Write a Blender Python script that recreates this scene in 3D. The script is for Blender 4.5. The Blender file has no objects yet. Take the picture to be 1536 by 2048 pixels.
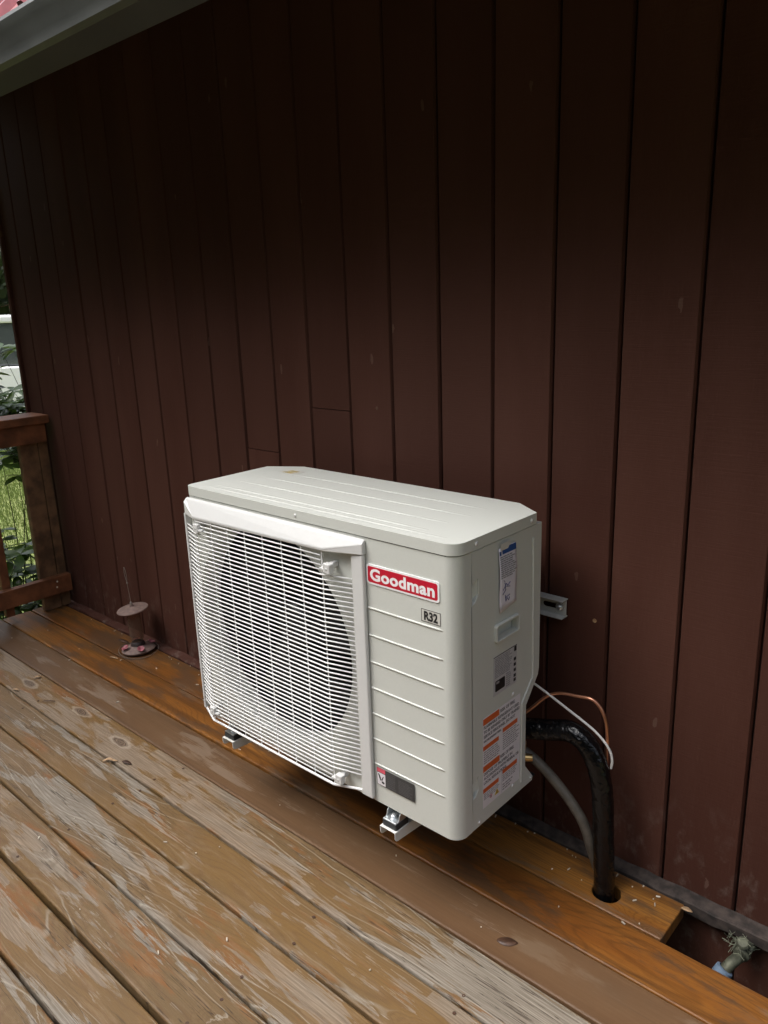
import bpy, bmesh, math, random
from math import radians as R, pi, sin, cos
from mathutils import Vector, Matrix, noise as mnoise
from mathutils.geometry import tessellate_polygon

random.seed(7)
S = bpy.context.scene
COL = S.collection

# ------------------------------------------------------------------ camera
CAM = Vector((0.2856, -1.649, 1.433))
cd = bpy.data.cameras.new('camera')
cd.sensor_fit = 'VERTICAL'
cd.sensor_height = 24.0
cd.lens = 24.0 * 1553.0 / 2048.0
cd.clip_start = 0.02
cd.clip_end = 500
cam = bpy.data.objects.new('camera', cd)
COL.objects.link(cam)
rv = Vector((0.743589, 0.667740, -0.034619))
uv = Vector((-0.152400, 0.219668, 0.963597))
fv = Vector((-0.651037, 0.711245, -0.265107))
cam.matrix_world = Matrix(((rv.x, uv.x, -fv.x, CAM.x), (rv.y, uv.y, -fv.y, CAM.y),
                           (rv.z, uv.z, -fv.z, CAM.z), (0, 0, 0, 1)))
S.camera = cam

# ------------------------------------------------------------------ sky, sun, exposure
SUN_EL, SUN_AZ = 56.0, 222.0          # compass-like angle, measured from +Y clockwise (light comes from -X -Y)
w = bpy.data.worlds.new('World')
S.world = w
w.use_nodes = True
wn = w.node_tree
bg = wn.nodes['Background']
sky = wn.nodes.new('ShaderNodeTexSky')
sky.sky_type = 'NISHITA'
sky.sun_disc = False
sky.sun_elevation = R(SUN_EL)
sky.sun_rotation = R(SUN_AZ)
sky.air_density = 1.0
sky.dust_density = 4.0
hs = wn.nodes.new('ShaderNodeHueSaturation')
hs.inputs['Saturation'].default_value = 0.42
wn.links.new(sky.outputs[0], hs.inputs['Color'])
wn.links.new(hs.outputs[0], bg.inputs['Color'])
bg.inputs['Strength'].default_value = 0.15

sd = bpy.data.lights.new('sun', 'SUN')
sd.energy = 1.0
sd.angle = R(48)
sd.color = (1.0, 0.992, 0.975)
sun = bpy.data.objects.new('sun', sd)
COL.objects.link(sun)
dirv = Vector((sin(R(SUN_AZ)) * cos(R(SUN_EL)), cos(R(SUN_AZ)) * cos(R(SUN_EL)), sin(R(SUN_EL))))
sun.rotation_euler = dirv.to_track_quat('Z', 'Y').to_euler()

S.view_settings.view_transform = 'Standard'
S.view_settings.look = 'None'
S.view_settings.gamma = 1
S.view_settings.use_curve_mapping = False
S.view_settings.exposure = 1.27
S.render.engine = 'CYCLES'

# ------------------------------------------------------------------ node helpers
class NT:
    def __init__(s, name):
        s.m = bpy.data.materials.new(name)
        s.m.use_nodes = True
        s.t = s.m.node_tree
        s.b = s.t.nodes['Principled BSDF']
    def n(s, typ, **kw):
        nd = s.t.nodes.new('ShaderNode' + typ)
        ins = kw.pop('ins', {})
        for k, v in kw.items():
            setattr(nd, k, v)
        for k, v in ins.items():
            s.put(nd.inputs[k], v)
        return nd
    def put(s, sock, v):
        if isinstance(v, bpy.types.NodeSocket):
            s.t.links.new(v, sock)
        elif isinstance(v, bpy.types.Node):
            s.t.links.new(v.outputs[0], sock)
        else:
            if hasattr(sock, 'default_value') and isinstance(v, (tuple, list)) and len(v) == 3 and sock.type == 'RGBA':
                v = (*v, 1)
            sock.default_value = v
    def math(s, op, a, b=0.5, c=None, clamp=False):
        nd = s.t.nodes.new('ShaderNodeMath')
        nd.operation = op
        nd.use_clamp = clamp
        s.put(nd.inputs[0], a); s.put(nd.inputs[1], b)
        if c is not None: s.put(nd.inputs[2], c)
        return nd.outputs[0]
    def mix(s, f, a, b, mode='MIX'):
        nd = s.t.nodes.new('ShaderNodeMix')
        nd.data_type = 'RGBA'
        nd.blend_type = mode
        s.put(nd.inputs[0], f); s.put(nd.inputs[6], a); s.put(nd.inputs[7], b)
        return nd.outputs[2]
    def step(s, v, lo, hi):
        nd = s.t.nodes.new('ShaderNodeMapRange')
        nd.interpolation_type = 'SMOOTHSTEP'
        s.put(nd.inputs[0], v); nd.inputs[1].default_value = lo; nd.inputs[2].default_value = hi
        return nd.outputs[0]
    def coord(s, scale=(1, 1, 1), rand=0.0, which='Object', rot=None):
        tc = s.n('TexCoord')
        v = tc.outputs[which]
        if rand:
            oi = s.n('ObjectInfo')
            add = s.n('VectorMath', operation='MULTIPLY_ADD')
            cb = s.n('CombineXYZ')
            for i in range(3):
                s.put(cb.inputs[i], s.math('MULTIPLY', oi.outputs['Random'], rand * (1, .37, .71)[i]))
            s.t.links.new(v, add.inputs[0])
            add.inputs[1].default_value = (1, 1, 1)
            s.t.links.new(cb.outputs[0], add.inputs[2])
            v = add.outputs[0]
        mp = s.n('VectorMath', operation='MULTIPLY')
        s.t.links.new(v, mp.inputs[0])
        mp.inputs[1].default_value = scale
        return mp.outputs[0]
    def xz(s, vec):
        sp = s.n('SeparateXYZ', ins={0: vec})
        cb = s.n('CombineXYZ', ins={0: sp.outputs[0], 1: sp.outputs[2]})
        return cb.outputs[0]
    def noise(s, vec, scale=1, detail=4, rough=0.5, dist=0.0):
        nd = s.n('TexNoise', ins={'Vector': vec, 'Scale': scale, 'Detail': detail, 'Roughness': rough, 'Distortion': dist})
        return nd.outputs[0]
    def vor(s, vec, scale=1, feature='F1', metric='EUCLIDEAN', rnd=1.0, dims='2D'):
        nd = s.n('TexVoronoi', voronoi_dimensions=dims, feature=feature, distance=metric, ins={'Vector': vec, 'Scale': scale, 'Randomness': rnd})
        return nd
    def bump(s, h, strength=0.3, dist=0.01):
        nd = s.n('Bump', ins={'Height': h, 'Strength': strength, 'Distance': dist})
        s.t.links.new(nd.outputs[0], s.b.inputs['Normal'])
    def set(s, **kw):
        for k, v in kw.items():
            s.put(s.b.inputs[k.replace('_', ' ')], v)
        return s.m

def plain(name, col, rough=0.5, metal=0.0, var=0.06, scale=40, bump=0.0, spec=0.5, coat=0.0):
    t = NT(name)
    c = t.coord()
    nz = t.noise(c, scale, 4)
    f = t.step(nz, 0.3, 0.7)
    lo = tuple(x * (1 - var) for x in col); hi = tuple(min(1, x * (1 + var)) for x in col)
    t.set(Base_Color=t.mix(f, lo, hi), Roughness=t.math('ADD', t.math('MULTIPLY', nz, 0.12), rough - 0.06),
          Metallic=metal)
    t.b.inputs['Specular IOR Level'].default_value = spec
    t.b.inputs['Coat Weight'].default_value = coat
    if bump: t.bump(nz, bump, 0.002)
    return t.m

# ------------------------------------------------------------------ materials
def mat_siding():
    t = NT('brown_painted_wood')
    c = t.coord((1, 1, 1), 9)
    big = t.noise(t.coord((6, 6, 0.9), 9), 1, 4)
    fine = t.noise(t.coord((260, 60, 26), 9), 1, 4, 0.6)
    saw = t.noise(t.coord((14, 14, 420), 9), 1, 3, 0.6)
    base = t.mix(t.step(big, 0.3, 0.72), (0.064, 0.0243, 0.0165), (0.084, 0.0352, 0.0248))
    base = t.mix(t.math('MULTIPLY', t.step(fine, 0.45, 0.75), 0.25), base, (0.096, 0.047, 0.034))
    oi = t.n('ObjectInfo')
    base = t.mix(t.math('MULTIPLY', oi.outputs['Random'], 0.60), base, (0.052, 0.0215, 0.0155))
    # flakes and scuffs of worn paint
    v = t.vor(t.xz(t.coord((9, 13, 3.2), 9)), 1)
    fl = t.noise(t.coord((90, 90, 40), 9), 1, 4)
    d = t.math('ADD', v.outputs['Distance'], t.math('MULTIPLY', t.math('SUBTRACT', fl, 0.5), 0.16))
    pick = t.math('GREATER_THAN', t.n('SeparateColor', ins={0: v.outputs['Color']}).outputs[0], 0.86)
    chip = t.math('MULTIPLY', t.math('LESS_THAN', d, 0.040), pick)
    base = t.mix(t.math('MULTIPLY', chip, 0.30), base, (0.20, 0.135, 0.105))
    # dust and splash marks near the deck
    sz = t.n('SeparateXYZ', ins={0: t.n('NewGeometry').outputs['Position']}).outputs[2]
    low = t.step(sz, 0.34, 0.0)
    dn = t.noise(t.coord((26, 26, 16), 9), 1, 6, 0.65)
    base = t.mix(t.math('MULTIPLY', t.math('MULTIPLY', low, t.step(dn, 0.50, 0.72)), 0.5), base, (0.17, 0.13, 0.11))
    t.set(Base_Color=base, Roughness=t.math('ADD', 0.55, t.math('MULTIPLY', fine, 0.2)))
    t.b.inputs['Specular IOR Level'].default_value = 0.12
    h = t.math('ADD', t.math('MULTIPLY', fine, 0.6), t.math('ADD', t.math('MULTIPLY', saw, 0.5), t.math('MULTIPLY', big, 0.8)))
    h = t.math('SUBTRACT', h, t.math('MULTIPLY', chip, 0.5))
    t.bump(h, 0.30, 0.004)
    return t.m

def mat_deck(kind):
    """weathered cedar: kind 'bare' (peeling tan grey), 'stain' (orange film), 'film' (brown film)"""
    t = NT('cedar_' + kind)
    RN = 23
    base_c = t.coord((1, 1, 1), RN)
    # knots distort the growth lines
    kv = t.vor(t.coord((2.5, 7.2, 1), RN), 1)
    kpick = t.math('GREATER_THAN', t.n('SeparateColor', ins={0: kv.outputs['Color']}).outputs[1], 0.74)
    kd = t.math('ADD', kv.outputs['Distance'], t.math('MULTIPLY', t.math('SUBTRACT', t.noise(t.coord((30, 60, 30), RN), 1, 3), 0.5), 0.11))
    kpull = t.math('MULTIPLY', t.step(kd, 0.36, 0.02), kpick)
    warp = t.noise(t.coord((0.75, 3.2, 1), RN), 1, 2, 0.45)
    warp2 = t.noise(t.coord((4.5, 17, 1), RN), 1, 3, 0.5)
    sy = t.n('SeparateXYZ', ins={0: base_c})
    ring = t.math('ADD', t.math('MULTIPLY', sy.outputs[1], 22), t.math('MULTIPLY', warp, 12))
    ring = t.math('ADD', ring, t.math('MULTIPLY', warp2, 0.55))
    ring = t.math('ADD', ring, t.math('MULTIPLY', kpull, 1.7))
    fr = t.math('PINGPONG', ring, 0.5)
    line = t.step(fr, 0.455, 0.495)
    late = t.step(t.math('PINGPONG', t.math('MULTIPLY', ring, 4.0), 0.5), 0.28, 0.48)
    fib = t.noise(t.coord((7, 300, 60), RN), 1, 6, 0.75)
    fib2 = t.noise(t.coord((26, 820, 60), RN), 1, 3, 0.65)
    # patches where the film has gone
    pn = t.noise(t.coord((1.9, 10.5, 1), RN), 1, 9, 0.68, 0.35)
    ch = t.vor(t.coord((4.2, 24, 1), RN), 1, metric='CHEBYCHEV')
    chc = t.n('SeparateColor', ins={0: ch.outputs['Color']})
    ch2 = t.vor(t.coord((11, 46, 1), RN + 2), 1, metric='CHEBYCHEV')
    chc2 = t.n('SeparateColor', ins={0: ch2.outputs['Color']})
    pv = t.math('ADD', pn, t.math('MULTIPLY', t.math('SUBTRACT', chc.outputs[0], 0.5), 0.22))
    pv = t.math('ADD', pv, t.math('MULTIPLY', t.math('SUBTRACT', chc2.outputs[0], 0.5), 0.12))
    pv = t.math('ADD', pv, t.math('MULTIPLY', t.math('SUBTRACT', fib, 0.5), 0.38))
    tone = t.noise(t.coord((0.9, 4.5, 1), RN), 1, 4)
    oi = t.n('ObjectInfo')
    if kind == 'bare':
        pv = t.math('ADD', pv, t.math('MULTIPLY', t.math('SUBTRACT', oi.outputs['Random'], 0.5), 0.13))
        bare = t.mix(t.step(fib, 0.28, 0.70), (0.135, 0.092, 0.056), (0.295, 0.222, 0.152))
        grey = t.mix(t.step(fib, 0.30, 0.70), (0.150, 0.125, 0.096), (0.290, 0.252, 0.200))
        bare = t.mix(t.step(tone, 0.42, 0.60), bare, grey)
        bare = t.mix(t.math('MULTIPLY', late, 0.45), bare, (0.135, 0.098, 0.068))
        film = t.mix(t.step(tone, 0.38, 0.60), (0.172, 0.100, 0.038), (0.148, 0.096, 0.047))
        film = t.mix(t.math('MULTIPLY', late, 0.35), film, (0.115, 0.062, 0.030))
        rust = t.noise(t.coord((2.2, 13, 1), RN + 5), 1, 7, 0.68)
        film = t.mix(t.math('MULTIPLY', t.step(rust, 0.545, 0.64), 0.80), film, (0.200, 0.086, 0.028))
        worn = t.noise(t.coord((5, 40, 1), RN + 7), 1, 6, 0.7)
        film = t.mix(t.math('MULTIPLY', t.step(worn, 0.48, 0.70), 0.60), film, (0.235, 0.158, 0.092))
        f = t.step(pv, 0.505, 0.545)
        col = t.mix(f, film, bare)
        col = t.mix(t.math('MULTIPLY', t.math('MULTIPLY', line, t.step(tone, 0.40, 0.56)), 0.60), col, (0.36, 0.315, 0.25))
        col = t.mix(t.math('MULTIPLY', t.step(fib2, 0.52, 0.75), 0.30), col, (0.085, 0.055, 0.034))
        ck = t.noise(t.coord((1.3, 48, 1), RN + 4), 1, 5, 0.55)
        crack = t.math('MULTIPLY', t.step(t.math('ABSOLUTE', t.math('SUBTRACT', ck, 0.5)), 0.010, 0.003), t.step(tone, 0.47, 0.53))
        col = t.mix(t.math('MULTIPLY', crack, 0.8), col, (0.035, 0.022, 0.014))
        rough = t.math('ADD', 0.25, t.math('MULTIPLY', f, 0.20))
        kn = 1.0
    elif kind == 'stain':
        film = t.mix(t.step(tone, 0.35, 0.65), (0.190, 0.064, 0.012), (0.315, 0.138, 0.030))
        film = t.mix(t.math('MULTIPLY', t.step(fib, 0.42, 0.66), 0.55), film, (0.105, 0.042, 0.013))
        film = t.mix(t.math('MULTIPLY', late, 0.45), film, (0.095, 0.036, 0.010))
        streak = t.noise(t.coord((0.8, 34, 1), RN + 6), 1, 4, 0.6)
        film = t.mix(t.math('MULTIPLY', t.step(streak, 0.46, 0.62), 0.65), film, (0.085, 0.037, 0.013))
        grime = t.noise(t.coord((3.2, 13, 1), RN + 3), 1, 7, 0.68)
        film = t.mix(t.math('MULTIPLY', t.step(grime, 0.48, 0.60), 0.72), film, (0.078, 0.047, 0.028))
        f = t.step(pv, 0.64, 0.70)
        col = t.mix(t.math('MULTIPLY', f, 0.5), film, (0.17, 0.12, 0.08))
        rough = t.math('ADD', 0.17, t.math('MULTIPLY', grime, 0.22))
        kn = 0.35
    else:
        film = t.mix(t.step(tone, 0.3, 0.7), (0.112, 0.058, 0.028), (0.140, 0.080, 0.041))
        film = t.mix(t.math('MULTIPLY', t.step(fib, 0.4, 0.7), 0.3), film, (0.17, 0.105, 0.06))
        grime = t.noise(t.coord((3.2, 12, 1), RN + 3), 1, 6, 0.65)
        streak = t.noise(t.coord((0.8, 34, 1), RN + 6), 1, 4, 0.6)
        film = t.mix(t.math('MULTIPLY', t.step(streak, 0.50, 0.68), 0.45), film, (0.085, 0.050, 0.028))
        film = t.mix(t.math('MULTIPLY', t.step(grime, 0.54, 0.64), 0.40), film, (0.200, 0.142, 0.092))
        f = t.step(pv, 0.60, 0.68)
        col = t.mix(t.math('MULTIPLY', f, 0.55), film, (0.24, 0.18, 0.13))
        rough = t.math('ADD', 0.18, t.math('MULTIPLY', grime, 0.22))
        kn = 0.5
    # knots: dark heart, pale halo
    halo = t.math('MULTIPLY', t.math('MULTIPLY', t.step(kd, 0.17, 0.125), kpick), 0.55 * kn)
    col = t.mix(halo, col, (0.36, 0.30, 0.23) if kind == 'bare' else (0.20, 0.10, 0.04))
    heart = t.math('MULTIPLY', t.math('MULTIPLY', t.step(kd, 0.125, 0.085), kpick), 0.85 * kn)
    ringk = t.math('PINGPONG', t.math('MULTIPLY', kd, 28), 0.5)
    col = t.mix(heart, col, t.mix(t.step(ringk, 0.2, 0.4), (0.060, 0.036, 0.022), (0.17, 0.115, 0.075)))
    # broad wet and dirty blotches
    blot = t.noise(t.coord((3.5, 6, 1), RN + 9), 1, 4)
    col = t.mix(t.math('MULTIPLY', t.step(blot, 0.55, 0.75), 0.30), col, (0.10, 0.07, 0.045))
    t.set(Base_Color=col, Roughness=t.math('ADD', rough, t.math('MULTIPLY', fib2, 0.10)))
    t.b.inputs['Specular IOR Level'].default_value = 0.32
    h = t.math('ADD', t.math('MULTIPLY', fib, 0.8), t.math('MULTIPLY', fib2, 0.4))
    if kind == 'bare':
        h = t.math('SUBTRACT', h, t.math('MULTIPLY', f, 0.55))
    h = t.math('ADD', h, t.math('MULTIPLY', line, 0.25))
    t.bump(h, 0.35 if kind == 'bare' else 0.18, 0.0025)
    return t.m

def mat_leaf(name, a, b, rough=0.4, trans=0.25):
    t = NT(name)
    oi = t.n('ObjectInfo')
    nz = t.noise(t.coord((1, 1, 1), 3), 7, 3)
    f = t.math('ADD', t.math('MULTIPLY', oi.outputs['Random'], 0.5), t.math('MULTIPLY', t.step(nz, 0.3, 0.7), 0.5))
    col = t.mix(f, a, b)
    t.set(Base_Color=col, Roughness=rough)
    tr = t.n('BsdfTranslucent', ins={'Color': col})
    ms = t.n('MixShader', ins={0: trans})
    t.t.links.new(t.b.outputs[0], ms.inputs[1]); t.t.links.new(tr.outputs[0], ms.inputs[2])
    out = [n for n in t.t.nodes if n.type == 'OUTPUT_MATERIAL'][0]
    t.t.links.new(ms.outputs[0], out.inputs[0])
    return t.m

def mat_tape():
    t = NT('black_vinyl_tape')
    c = t.coord((1, 1, 1))
    wv = t.n('TexWave', wave_type='BANDS', bands_direction='DIAGONAL',
             ins={'Vector': c, 'Scale': 17, 'Distortion': 5, 'Detail': 3, 'Detail Scale': 3})
    cr = t.noise(t.coord((70, 70, 110)), 1, 5, 0.65)
    t.set(Base_Color=(0.0035, 0.0035, 0.004), Roughness=t.math('ADD', 0.07, t.math('MULTIPLY', cr, 0.12)))
    t.b.inputs['Specular IOR Level'].default_value = 0.35
    t.bump(t.math('ADD', t.math('MULTIPLY', wv.outputs[0], 0.6), t.math('MULTIPLY', cr, 0.7)), 0.34, 0.005)
    return t.m

def mat_zinc():
    t = NT('zinc_plate')
    nz = t.noise(t.coord((60, 60, 60)), 1, 4)
    t.set(Base_Color=t.mix(nz, (0.58, 0.62, 0.64), (0.80, 0.82, 0.82)), Metallic=0.85,
          Roughness=t.math('ADD', 0.22, t.math('MULTIPLY', nz, 0.2)))
    return t.m

def mat_lawn():
    t = NT('lawn_ground')
    a = t.noise(t.coord((1, 1, 1)), 0.9, 6, 0.6)
    b = t.noise(t.coord((1, 1, 1)), 14, 5, 0.7)
    col = t.mix(t.step(a, 0.35, 0.65), (0.140, 0.205, 0.045), (0.230, 0.260, 0.080))
    col = t.mix(t.math('MULTIPLY', t.step(b, 0.5, 0.7), 0.5), col, (0.17, 0.15, 0.07))
    t.set(Base_Color=col, Roughness=0.9)
    t.bump(b, 0.6, 0.03)
    return t.m

def mat_glass(name, col=(0.9, 0.92, 0.9), rough=0.08):
    """thin clear plastic: mostly see-through, with a little dust and a mirror sheen towards the edges"""
    t = NT(name)
    nz = t.noise(t.coord((1, 1, 1)), 25, 3)
    t.set(Base_Color=(0.30, 0.24, 0.20), Roughness=t.math('ADD', rough, t.math('MULTIPLY', nz, 0.08)))
    tr = t.n('BsdfTransparent', ins={'Color': (*col, 1)})
    lw = t.n('LayerWeight', ins={'Blend': 0.35})
    f = t.math('ADD', t.math('MULTIPLY', lw.outputs['Facing'], 0.30), t.math('MULTIPLY', nz, 0.22))
    ms = t.n('MixShader', ins={0: f})
    t.t.links.new(tr.outputs[0], ms.inputs[1]); t.t.links.new(t.b.outputs[0], ms.inputs[2])
    out = [n for n in t.t.nodes if n.type == 'OUTPUT_MATERIAL'][0]
    t.t.links.new(ms.outputs[0], out.inputs[0])
    return t.m

M = dict(
    siding=mat_siding(), bare=mat_deck('bare'), stain=mat_deck('stain'), film=mat_deck('film'),
    sheath=plain('dark_sheathing', (0.012, 0.008, 0.007), 0.9),
    ledge=plain('dusty_grey_trim', (0.042, 0.031, 0.026), 0.85, var=0.6, scale=38, bump=0.5),
    ivory=plain('ivory_powder_coat', (0.565, 0.578, 0.535), 0.42, var=0.012, scale=220, bump=0.05),
    white=plain('white_plastic', (0.61, 0.61, 0.595), 0.38, var=0.012, scale=90),
    guard_white=plain('white_coated_wire', (0.78, 0.78, 0.77), 0.35, var=0.012, scale=90),
    channel=plain('white_painted_steel', (0.70, 0.695, 0.65), 0.40, var=0.02, scale=60),
    rail_shaded=plain('shaded_white_steel', (0.46, 0.46, 0.43), 0.45, var=0.05, scale=40),  # same white steel as the arms, darkened for the shade behind the unit
    black=plain('black_plastic', (0.008, 0.008, 0.009), 0.45),
    coil=plain('dark_coil_fins', (0.015, 0.015, 0.016), 0.6),
    rubber=plain('dark_rubber', (0.022, 0.026, 0.028), 0.55),
    zinc=mat_zinc(),
    screw=plain('bright_screw', (0.85, 0.86, 0.85), 0.25, 0.35),
    red=plain('badge_red', (0.50, 0.008, 0.030), 0.35, var=0.03),
    badge_white=plain('badge_white', (0.82, 0.82, 0.82), 0.35, var=0.02),
    print_black=plain('black_print', (0.012, 0.012, 0.013), 0.5),
    print_grey=plain('grey_print', (0.16, 0.155, 0.165), 0.6),
    print_dim=plain('dim_grey_print', (0.085, 0.083, 0.085), 0.6),
    print_mid=plain('mid_grey_print', (0.26, 0.255, 0.265), 0.6),
    decal_clear=plain('grey_clear_decal', (0.56, 0.55, 0.505), 0.3, var=0.02),
    plate_grey=plain('silver_rating_film', (0.46, 0.455, 0.47), 0.32, var=0.04),
    sticker_white=plain('white_sticker', (0.72, 0.69, 0.72), 0.45, var=0.02),
    sticker_dark=plain('charcoal_sticker', (0.040, 0.040, 0.041), 0.5, var=0.15),
    orange=plain('warning_orange', (0.60, 0.115, 0.025), 0.5, var=0.04),
    pink=plain('danger_pink_red', (0.66, 0.09, 0.13), 0.5, var=0.03),
    yellow=plain('hazard_yellow', (0.62, 0.42, 0.03), 0.5),
    gold=plain('gold_print', (0.42, 0.33, 0.14), 0.5, var=0.3),
    paper=plain('lilac_white_paper', (0.66, 0.63, 0.70), 0.7, var=0.02),
    paper_blue=plain('paper_blue_band', (0.016, 0.065, 0.23), 0.6, var=0.1),
    ink=plain('blue_ink', (0.05, 0.05, 0.17), 0.6),
    copper=plain('bare_copper', (0.62, 0.30, 0.19), 0.30, 0.95, var=0.15, scale=25),
    brass=plain('brass_cap', (0.68, 0.47, 0.20), 0.30, 0.9, var=0.1),
    cable=plain('white_cable_jacket', (0.72, 0.70, 0.66), 0.40),
    hose=plain('grey_drain_hose', (0.090, 0.079, 0.064), 0.55, var=0.25, scale=30),
    tape=mat_tape(),
    cap_red=plain('red_valve_cap', (0.55, 0.02, 0.05), 0.4),
    rail=plain('brown_stained_cedar', (0.190, 0.070, 0.028), 0.5, var=0.4, scale=14, bump=0.3),
    rail_old=plain('worn_brown_cedar', (0.160, 0.085, 0.040), 0.6, var=0.45, scale=16, bump=0.4),
    joist=plain('dark_joist', (0.035, 0.024, 0.017), 0.85, var=0.3),
    gutter=plain('grey_gutter_paint', (0.075, 0.079, 0.076), 0.45, var=0.12, scale=10),
    roof=plain('red_metal_roof', (0.36, 0.085, 0.095), 0.35, var=0.08),
    soffit=plain('dark_soffit', (0.030, 0.018, 0.014), 0.8, var=0.2),
    feeder=plain('faded_brown_metal', (0.185, 0.125, 0.105), 0.6, var=0.2, scale=60),
    feeder_dark=plain('dark_feeder_base', (0.030, 0.020, 0.018), 0.6),
    petal=plain('faded_pink_plastic', (0.36, 0.115, 0.135), 0.5, var=0.15),
    wire=plain('old_steel_wire', (0.30, 0.27, 0.24), 0.45, 0.7),
    glass=mat_glass('dusty_clear_tube', (0.92, 0.86, 0.80), 0.08),
    spigot=plain('corroded_brass', (0.095, 0.098, 0.068), 0.6, 0.4, var=0.35, scale=70),
    blue_cap=plain('pale_blue_cap', (0.14, 0.195, 0.27), 0.5),
    lint=plain('grey_green_lint', (0.20, 0.21, 0.15), 0.95, var=0.3, scale=90),
    dry=plain('dry_leaf_tan', (0.42, 0.27, 0.15), 0.7, var=0.35, scale=60),
    dry_dark=plain('wet_dead_leaf', (0.060, 0.028, 0.015), 0.55, var=0.3, scale=60),
    speck=plain('pale_litter', (0.60, 0.54, 0.44), 0.8, var=0.2),
    lawn=mat_lawn(),
    grass=mat_leaf('grass_blade', (0.12, 0.19, 0.035), (0.23, 0.28, 0.085), 0.6, 0.35),
    shrub=mat_leaf('shrub_leaf', (0.034, 0.076, 0.013), (0.100, 0.170, 0.025), 0.30, 0.30),
    woods=mat_leaf('woodland_leaf', (0.022, 0.040, 0.012), (0.070, 0.085, 0.024), 0.6, 0.2),
    conifer=mat_leaf('conifer_leaf', (0.028, 0.046, 0.020), (0.060, 0.080, 0.032), 0.6, 0.15),
    bark=plain('bark', (0.085, 0.062, 0.045), 0.9, var=0.4, scale=9, bump=0.8),
    twig=plain('green_twig', (0.070, 0.075, 0.030), 0.7),
    van=plain('white_vehicle_paint', (0.80, 0.81, 0.82), 0.22, var=0.01, coat=0.5),
    van_glass=plain('tinted_glass', (0.075, 0.085, 0.085), 0.06, spec=0.8),
    van_seat=plain('dark_trim', (0.02, 0.022, 0.025), 0.6),
    tyre=plain('tyre_rubber', (0.02, 0.02, 0.02), 0.8),
    rim=plain('alloy_rim', (0.5, 0.5, 0.52), 0.3, 0.8),
    earth=plain('bare_earth', (0.16, 0.085, 0.05), 0.95, var=0.3, scale=6, bump=0.5),
    plug=plain('raw_wood_plug', (0.36, 0.22, 0.11), 0.7, var=0.3),
)

# ------------------------------------------------------------------ object helpers
def thing(name, label, cat, loc=(0, 0, 0), group=None, kind=None):
    o = bpy.data.objects.new(name, None)
    o.empty_display_size = 0.05
    COL.objects.link(o)
    o.location = loc
    if kind:
        o['kind'] = kind
    if label: o['label'] = label
    if cat: o['category'] = cat
    if group: o['group'] = group
    return o

def wloc(o):
    v = Vector(o.location)
    while o.parent:
        o = o.parent
        v += o.location
    return v

def link(name, me, mat, parent=None, origin=None, smooth=None, bevel=0, seg=2, label=None):
    """mesh given in world coordinates; origin = world point that becomes the object's origin"""
    o = bpy.data.objects.new(name, me)
    COL.objects.link(o)
    base = wloc(parent) if parent else Vector((0, 0, 0))
    og = Vector(origin) if origin is not None else base
    me.transform(Matrix.Translation(-og))
    if parent:
        o.parent = parent
    o.location = og - base
    if mat:
        for mm in (mat if isinstance(mat, (list, tuple)) else [mat]):
            me.materials.append(M[mm] if isinstance(mm, str) else mm)
    if smooth is not None:
        for p in me.polygons: p.use_smooth = True
        me.set_sharp_from_angle(angle=R(smooth))
    if bevel:
        md = o.modifiers.new('bevel', 'BEVEL')
        md.width = bevel; md.segments = seg; md.limit_method = 'ANGLE'; md.angle_limit = R(35)
        md.harden_normals = False
    if label: o['label'] = label
    return o

def obj(name, bm, mat, parent=None, **kw):
    bmesh.ops.recalc_face_normals(bm, faces=bm.faces[:])
    me = bpy.data.meshes.new(name)
    bm.to_mesh(me); bm.free()
    return link(name, me, mat, parent, **kw)

def tag(o, label=None, cat=None, group=None, kind=None):
    if label: o['label'] = label
    if cat: o['category'] = cat
    if group: o['group'] = group
    if kind: o['kind'] = kind
    return o

def BM(): return bmesh.new()

def box(bm, x0, x1, y0, y1, z0, z1, mi=0):
    vs = [bm.verts.new((x, y, z)) for z in (z0, z1) for y in (y0, y1) for x in (x0, x1)]
    for f in ((0, 2, 3, 1), (4, 5, 7, 6), (0, 1, 5, 4), (2, 6, 7, 3), (0, 4, 6, 2), (1, 3, 7, 5)):
        bm.faces.new([vs[i] for i in f]).material_index = mi

def bar(bm, a, b, wx, wy, up=(0, 0, 1)):
    """rectangular bar from a to b"""
    a, b = Vector(a), Vector(b)
    d = (b - a).normalized()
    s = d.cross(Vector(up)).normalized()
    u = s.cross(d)
    vs = []
    for p in (a, b):
        for i, j in ((-1, -1), (1, -1), (1, 1), (-1, 1)):
            vs.append(bm.verts.new(p + s * i * wx / 2 + u * j * wy / 2))
    for f in ((0, 1, 2, 3), (7, 6, 5, 4), (0, 4, 5, 1), (1, 5, 6, 2), (2, 6, 7, 3), (3, 7, 4, 0)):
        bm.faces.new([vs[i] for i in f])

def spline(pts, n=8):
    P = [Vector(p) for p in pts]
    P = [2 * P[0] - P[1]] + P + [2 * P[-1] - P[-2]]
    out = []
    for i in range(1, len(P) - 2):
        for k in range(n):
            t = k / n
            a, b, c, d = P[i - 1], P[i], P[i + 1], P[i + 2]
            out.append(0.5 * ((2 * b) + (c - a) * t + (2 * a - 5 * b + 4 * c - d) * t * t + (3 * b - a - 3 * c + d) * t ** 3))
    out.append(P[-2])
    return out

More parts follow.
